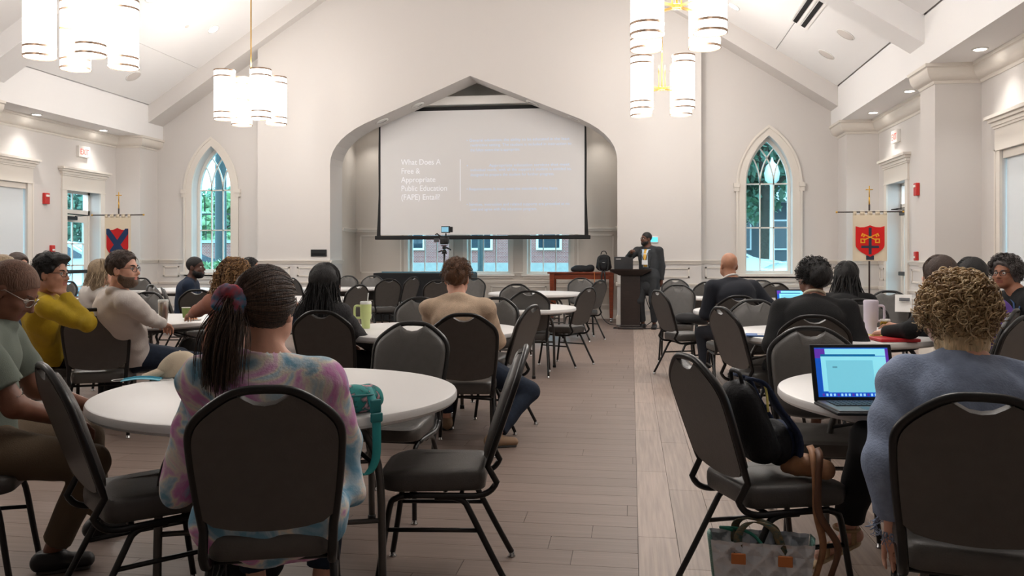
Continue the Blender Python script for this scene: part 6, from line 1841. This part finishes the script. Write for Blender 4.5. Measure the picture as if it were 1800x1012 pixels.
# teal waist pack with hanging strap
_a = math.radians(-43); p = (TA[0] + .675*math.cos(_a), TA[1] + .675*math.sin(_a), TZ); o = thing('waist_pack', 'teal floral waist pack at the table edge, strap hanging down', 'bag', p, math.radians(44))
f = Field((-.2, -.12, -.02), (.16, .14, .16), .007); f.ecap((-.1, .01, .045), (.055, .01, .045), (.045, .05), (.05, .055), (0, 1, 0), .02); f.ell((-.03, -.015, .065), (.075, .05, .045), k=.025); f.ell((.06, .02, .05), (.045, .05, .045), k=.02); f.cut((0, 0, .002), (0, 0, -1), .4); f.wrinkle(.005, 55, 2)
link('pouch', np_mesh('pouch', *f.surface(), 'teal_floral'), o)
MB().tube(catmull([(-.12, -.04, .07), (-.04, -.066, .075), (.05, -.055, .07)], 5), .004, 6).build('zip', 'teal_dark', o, True)
MB().add(*uv_sphere((-.09, -.03, .095), (.026, .02, .022), 12, 8)).build('toggle', 'teal_dark', o, True)
edge = -.075
strap = catmull([(.03, -.03, .095), (.03, -.065, .06), (.032, -.092, .01), (.034, -.097, -.06), (.03, -.098, -.15), (-.0, -.1, -.2), (-.04, -.1, -.195), (-.06, -.098, -.12), (-.07, -.096, -.02), (-.085, -.07, .025), (-.1, -.02, .03)], 5)
MB().ribbon(strap, .032, .004, (1, -.15, 0)).build('strap', 'teal', o, True)
MB().rbox((.032, -.092, .035), (.044, .012, .05), .006).rbox((.032, -.1, -.005), (.048, .012, .035), .006).build('buckle', 'teal_dark', o, 50)
# black handbag beside the woman in tie-dye
o = thing('handbag', 'black handbag on the floor below the nearest left table', 'bag', (-1.5, 3.12, 0), .3)
f = Field((-.22, -.16, -.02), (.22, .16, .55), .011); f.ecap((0, 0, .12), (0, 0, .34), (.15, .1), (.11, .06), (1, 0, 0), .03); f.cut((0, 0, .003), (0, 0, -1), .5); f.wrinkle(.006, 30, 4); link('bag_body', np_mesh('bag_body', *f.surface(), 'bag_black'), o)
MB().tube(catmull([(-.08, 0, .38), (-.06, 0, .5), (.06, 0, .5), (.08, 0, .38)], 5), .008, 6).build('handle', 'black', o, True)

# steel tumbler table
def tumbler(p, label, s=1.0):
    o = thing('tumbler', label, 'tumbler', p)
    MB().lathe([(.03*s, 0), (.033*s, .004), (.036*s, .05*s), (.042*s, .12*s), (.043*s, .185*s), (.040*s, .19*s)], n=24).build('cup', 'steel', o, 40)
    MB().lathe([(.044*s, .183*s), (.0445*s, .2*s), (.040*s, .205*s), (.01, .206*s)], n=24).build('lid', 'lid_clear', o, 40)
    return o
tumbler(on(287, 568), 'brushed steel tumbler beside the man in the white shirt')
def paper_cup(p, label, mat, h=.095):
    o = thing('paper_cup', label, 'cup', p); MB().lathe([(.028, 0), (.029, .002), (.038, h), (.035, h), (.027, .006), (.001, .006)], n=22, cap=False).build('cup_wall', mat, o, 40)
    MB().tube([(.038*math.cos(a), .038*math.sin(a), h) for a in np.linspace(0, 2*math.pi, 22)[:-1]], .0032, 6, closed=True).build('rim', 'paper_white', o, True); return o
paper_cup(on(327, 558), 'green paper cup beside the woman in dusty pink', 'cup_green')
paper_cup(on(256, 569), 'second green cup half hidden by the arm of the man in white', 'cup_green')
o = thing('plate', 'white paper plate with a pastry by the green cup', 'plate', on(338, 563)); MB().lathe([(.001, .003), (.065, .003), (.085, .013), (.088, .014), (.066, 0), (.001, 0)], n=28, cap=False).build('dish', 'paper_white', o, True)
o = thing('pastry', 'piece of pastry on the white paper plate', 'food', tuple(np.array(on(338, 563)) + vec(0, 0, .0035))); f = Field((-.08, -.08, -.01), (.08, .08, .06), .005); f.ell((0, 0, .01), (.05, .035, .016), k=.01); f.cut((0, 0, .0), (0, 0, -1), .2); f.wrinkle(.003, 90); link('crust', np_mesh('crust', *f.surface(), 'food'), o)
o = thing('phone', 'black phone lying beside the steel tumbler', 'phone', on(268, 568), .6); MB().rbox((0, 0, .005), (.075, .15, .009), .004).build('case', 'black', o); MB().bb(-.034, .034, -.07, .07, .0096, .0101).build('display', 'car_glass', o)
# far left table
o = thing('book', 'brown book on the far left table behind the man in yellow', 'book', on(122, 528), .3); MB().rbox((0, 0, .02), (.2, .26, .04), .004).build('cover', 'brown_leather', o); MB().bb(-.095, .101, -.125, .125, .006, .034).build('pages', 'paper_white', o)
o = thing('tablet', 'black tablet lying on the far left table', 'tablet', on(138, 523), .1); MB().rbox((0, 0, .01), (.28, .2, .018), .006).build('case', 'black', o)
paper_cup(on(139, 540), 'green paper cup on the far left table', 'cup_green')

def handled_mug(p, label, mat, side, h=.2, r=.045, straw=True):
    o = thing('insulated_mug', label, 'mug', p, math.radians(8))
    MB().lathe([(r*.72, 0), (r*.74, .004), (r*.80, h*.36), (r*.98, h*.42), (r, h*.95), (r*.97, h)], n=28).build('cup', mat, o, 40)
    MB().lathe([(r*1.02, h*.97), (r*1.03, h*1.05), (r*.9, h*1.09), (.01, h*1.09)], n=28).build('lid', 'lid_clear' if mat == 'mug_lime' else mat, o, 40)
    MB().tube(catmull([(side*r*.9, 0, h*.9), (side*(r+.035), 0, h*.9), (side*(r+.045), 0, h*.8), (side*(r+.045), 0, h*.52), (side*(r+.035), 0, h*.43), (side*r*.85, 0, h*.43)], 4), .009, 8, flat=(1, 1)).build('handle', mat, o, True)
    if straw: MB().tube([(.012, 0, h), (.02, 0, h*1.42)], .0045, 8).build('straw', 'lid_clear', o, True)
    return o
handled_mug(on(643, 577), 'pale green handled mug with a straw on the middle table', 'mug_lime', -1, .2)
handled_mug(on(1531, 588), 'lilac handled mug on the right table', 'mug_lilac', 1, .235, .052, False)
# right table papers
o = thing('small_cup', 'small white cup with a gold and black label by the lilac mug', 'cup', on(1556, 588)); MB().lathe([(.03, 0), (.031, .003), (.036, .11), (.034, .115)], n=20).build('cup_wall', 'paper_white', o, 40); MB().lathe([(.0346, .05), (.0366, .1)], n=20, cap=False).build('label_print', 'gold_label', o, True)
o = thing('folder', 'red glossy folder on the lilac mug table', 'folder', on(1572, 599), .15); MB().rbox((0, 0, .012), (.27, .2, .022), .006).build('cover', 'red_folder', o)
o = thing('notepad', 'curled yellow notepad behind the red folder', 'notepad', tuple(np.array(on(1546, 592)) + vec(0, .0, 0)), .15); MB().rings([[(x, -.07, .004+.5*x*x*3) for x in np.linspace(-.09, .09, 7)] + [(x, -.07, .012+.5*x*x*3) for x in np.linspace(.09, -.09, 7)], [(x, .06, .004+.5*x*x*3) for x in np.linspace(-.09, .09, 7)] + [(x, .06, .012+.5*x*x*3) for x in np.linspace(.09, -.09, 7)]]).build('sheets', 'yellow_paper', o)
o = thing('folder', 'blue folder with papers by the woman in the black sweater', 'folder', on(1336, 590), -.1); MB().rbox((0, 0, .006), (.2, .17, .01), .003).build('cover', 'blue_folder', o); MB().bb(-.02, .12, -.08, .03, .0115, .0135).build('sheet', 'paper_white', o)
o = thing('paper_sheet', 'white sheet held up beside the grey chair right of the banner', 'paper', on(1588, 548), -.3); MB().box((0, 0, .09), (.16, .004, .2), Matrix.Rotation(-.5, 3, 'X')).build('sheet', 'paper_white', o); MB().box((.01, -.012, .13), (.1, .012, .03), Matrix.Rotation(-.5, 3, 'X')).build('print', 'laptop_grey', o)

# laptops
M('lap_black', (16, 17, 19), .5); M('keys', (44, 52, 60), .5); M('deck_grey', (118, 116, 116), .4, .4)
def emis(n, c, e=.9): return M(n, c, .3, emit=(c, e))
emis('scr_blue', (10, 84, 190), .55); emis('scr_cyan', (110, 186, 204), .75); emis('scr_lcyan', (126, 202, 216), .8); emis('scr_purple', (96, 50, 168), .55); emis('scr_bar', (0, 104, 160), .55); emis('scr_icon', (150, 200, 235), .7); emis('scr_dark', (84, 150, 168), .6)
def laptop(loc, rz, label, w=.325, d=.225, lid_ang=14, detailed=True):
    o = thing('laptop', label, 'laptop', loc, rz)
    MB().rbox((0, -d/2, .006), (w+.02, d+.02, .012), .005).build('case_shell', 'lap_black', o, 40)
    MB().rbox((0, -d/2, .0135), (w, d, .008), .003).build('deck', 'deck_grey', o, 40)
    h = d*.97; Rm = Matrix.Rotation(-math.radians(lid_ang), 3, 'X'); T = lambda x, z, y=0: Rm @ Vector((x, y, z)) + Vector((0, .004, .016))
    mb = MB(); mb.rbox((0, .006, h/2), (w+.014, .012, h+.006), .004); mb.v = [tuple(Rm @ Vector(v) + Vector((0, .004, .016))) for v in mb.v]; lid = mb.build('lid', 'lap_black', o, 40)
    def pane(x0, x1, z0, z1, mat, lay, name):
        mb = MB(); mb.bb(x0*w-w/2, x1*w-w/2, -.0006*lay-.0004, -.0006*lay, z0*h, z1*h); mb.v = [tuple(Rm @ Vector(v) + Vector((0, .004, .016))) for v in mb.v]; return mb.build(name, mat, lid)
    pane(.03, .97, .06, .95, 'scr_blue', 1, 'display')
    pane(.03, .16, .76, .93, 'scr_purple', 2, 'desktop_corner'); pane(.92, .97, .35, .93, 'scr_purple', 2, 'desktop_edge')
    pane(.16, .93, .80, .93, 'scr_lcyan', 3, 'menu_bar'); pane(.10, .93, .16, .79, 'scr_lcyan', 3, 'window'); pane(.10, .80, .79, .83, 'scr_bar', 4, 'title_bar')
    pane(.16, .76, .14, .72, 'scr_cyan', 4, 'document'); pane(.24, .30, .58, .61, 'scr_dark', 5, 'text_line')
    for k in range(18): pane(.08+.047*k, .08+.047*k+.026, .075, .12, 'scr_icon' if k % 4 else 'scr_purple', 4, 'dock_icon')
    if detailed:
        k0 = MB().bb(-w*.42, w*.42, -d*.58, -d*.1, .0175, .0185).build('keyboard_well', 'lap_black', o)
        key = MB().rbox((0, 0, .0198), (w*.056, d*.075, .003), .001, seg=1).mesh('key', 'keys')
        for r in range(5):
            for c in range(13):
                link('key', key, k0).location = (-w*.39 + c*w*.065, -d*(.155 + .094*r), 0)
        MB().bb(-w*.17, w*.17, -d*.93, -d*.64, .0175, .0180).build('trackpad', 'laptop_grey', o)
    return o
pl = at_z(1506, 711, TZ)
laptop((pl[0], pl[1], TZ), YAW, 'open laptop with a bright blue screen on the right foreground table', .31, .225, 16)
p = at_z(1393, 546, TZ); laptop((p[0], p[1], TZ), YAW, 'far laptop with a teal screen left of the hair bun', .32, .22, 14, False)

# coat on the aisle chair near the presenter
ch = at_z(1192, 501, .94)
o = thing('coat_bundle', 'black coat bundled on the grey chair beside the presenter', 'coat', (ch[0]+.12, ch[1]-.42, .482))
f = Field((-.32, -.25, -.02), (.34, .25, .25), .012); f.ell((0, 0, .05), (.22, .16, .08), k=.03); f.ell((.12, -.06, .06), (.13, .11, .08), k=.03); f.cut((0, 0, .002), (0, 0, -1), .6); f.wrinkle(.012, 24, 6); link('fabric', np_mesh('fabric', *f.surface(), 'black_cloth'), o)

# backpack and brown bag on the aisle chair of the laptop table
c = at_z(1206, 626, .94); hh = math.radians(-68); fx, fy = -math.sin(hh), math.cos(hh)
cx, cy = c[0] + TOP_OFF*math.sin(hh), c[1] - TOP_OFF*math.cos(hh)
o = thing('backpack', 'navy and black backpack propped on the aisle chair seat', 'backpack', (cx - fx*.035, cy - fy*.035, .485), hh)
f = Field((-.24, -.2, -.02), (.24, .24, .55), .009); f.ecap((0, -.02, .1), (0, -.10, .30), (.13, .065), (.105, .055), (1, 0, 0), .03); f.ell((0, .05, .11), (.1, .045, .09), k=.02); f.cut((0, 0, .003), (0, 0, -1), .6); f.wrinkle(.004, 40, 3)
link('pack_body', np_mesh('pack_body', *f.surface(), 'bag_black'), o)
f = Field((-.2, .0, -.02), (.2, .24, .4), .008); f.ell((0, .075, .11), (.088, .04, .085), k=.02); f.wrinkle(.003, 50, 3); link('front_pocket', np_mesh('front_pocket', *f.surface(), 'navy_bag'), o)
for s in (-1, 1): MB().ribbon(catmull([(s*.05, -.09, .37), (s*.06, -.035, .35), (s*.07, .02, .26), (s*.085, .095, .15), (s*.09, .09, .03)], 5), .055, .012, (1, 0, 0)).build('shoulder_strap', 'navy_bag', o, True)
MB().tube(catmull([(-.04, -.11, .34), (-.03, -.12, .39), (.03, -.12, .39), (.04, -.11, .34)], 4), .008, 8).build('grab_loop', 'black', o, True)
MB().tube(catmull([(-.105, -.04, .25), (-.06, -.03, .345), (.06, -.03, .345), (.105, -.04, .25)], 5), .005, 6).build('zip', 'yellow_paper', o, True)
o = thing('leather_bag', 'tan leather bag with dangling straps on the aisle chair seat', 'bag', (cx + fx*.09 + fy*.09, cy + fy*.09 - fx*.09, .485), hh)
f = Field((-.2, -.2, -.02), (.22, .2, .25), .009); f.ecap((-.04, -.05, .03), (.06, .05, .03), (.035, .03), (.05, .035), (1, -1, 0), .03); f.ell((.02, 0, .05), (.06, .05, .03), k=.03); f.cut((0, 0, .003), (0, 0, -1), .4); f.wrinkle(.006, 40, 5); link('bag_body', np_mesh('bag_body', *f.surface(), 'tan_leather'), o)
for dx, mt in ((.0, 'tan_leather'), (.045, 'brown_leather')):
    MB().ribbon(catmull([(.0+dx, .02, .11), (.08+dx, -.02, .1), (.128+dx*.4, -.04, .02), (.142+dx*.4, -.045, -.1), (.146+dx*.5, -.02 + dx, -.22), (.146+dx*.5, -.05 + dx, -.33)], 6), .028, .004, (0, 1, .2)).build('strap', mt, o, True)
# quilted tote on the floor
p = at_z(1337, 943, .30); o = thing('tote_bag', 'silver quilted tote with leather tabs standing at the bottom edge', 'bag', (p[0], p[1], 0), YAW*-1 + .1)
V = []; Q = []; nx, nz = 56, 42
def tote_pt(u, v, s):
    w = .15 + .03*v; d = .055 + .012*v
    x = (u-.5)*2*w; z = .015 + v*.285
    kx, kz = (u*w*2)/.036, z/.036
    tri = lambda q: abs((q % 1.0) - .5)*2
    bump = .016*max(tri((kx + kz)*.5) , tri((kx - kz)*.5))
    return (x, s*(-d*(1 - .25*abs(2*u-1)**4) - bump), z)
for s, nm in ((1, 'quilted_front'), (-1, 'quilted_back')):
    R = [[tote_pt(i/nx, j/nz, s) for i in range(nx+1)] for j in range(nz+1)]
    MB().rings(R, closed=False).build(nm, 'silver_quilt', o, 30)
for s in (-1, 1):
    MB().rings([[(s*(.150+.03*v), -(.055+.012*v)*.78, .015+v*.285), (s*(.158+.032*v), 0, .015+v*.285), (s*(.150+.03*v), (.055+.012*v)*.78, .015+v*.285), (s*(.143+.03*v), 0, .015+v*.285)] for v in np.linspace(0, 1.02, 8)]).build('side_panel', 'glitter', o, True)
MB().bb(-.15, .15, -.055, .055, 0, .018).build('bottom', 'tan_leather', o)
for x in (-.085, .075):
    MB().rbox((x, -.087, .245), (.05, .01, .038), .003).build('leather_tab', 'orange_leather', o)
for s, k in ((-1, 1), (1, 1)):
    MB().ribbon(catmull([(-.085, s*.07, .255), (-.08, s*.06, .33), (-.03, s*.02-.02, .365), (.04, s*.02-.04, .345), (.075, s*.075, .255)], 6), .03, .005, (1, 0, .1)).build('handle', 'rainbow_strap', o, True)
MB().tube(catmull([(-.1, -.02, .325), (-.13, -.03, .335), (-.14, -.01, .33), (-.08, .0, .325), (-.03, -.03, .315), (0, -.06, .29)], 5), .006, 6).build('tie_cord', 'green_cord', o, True)
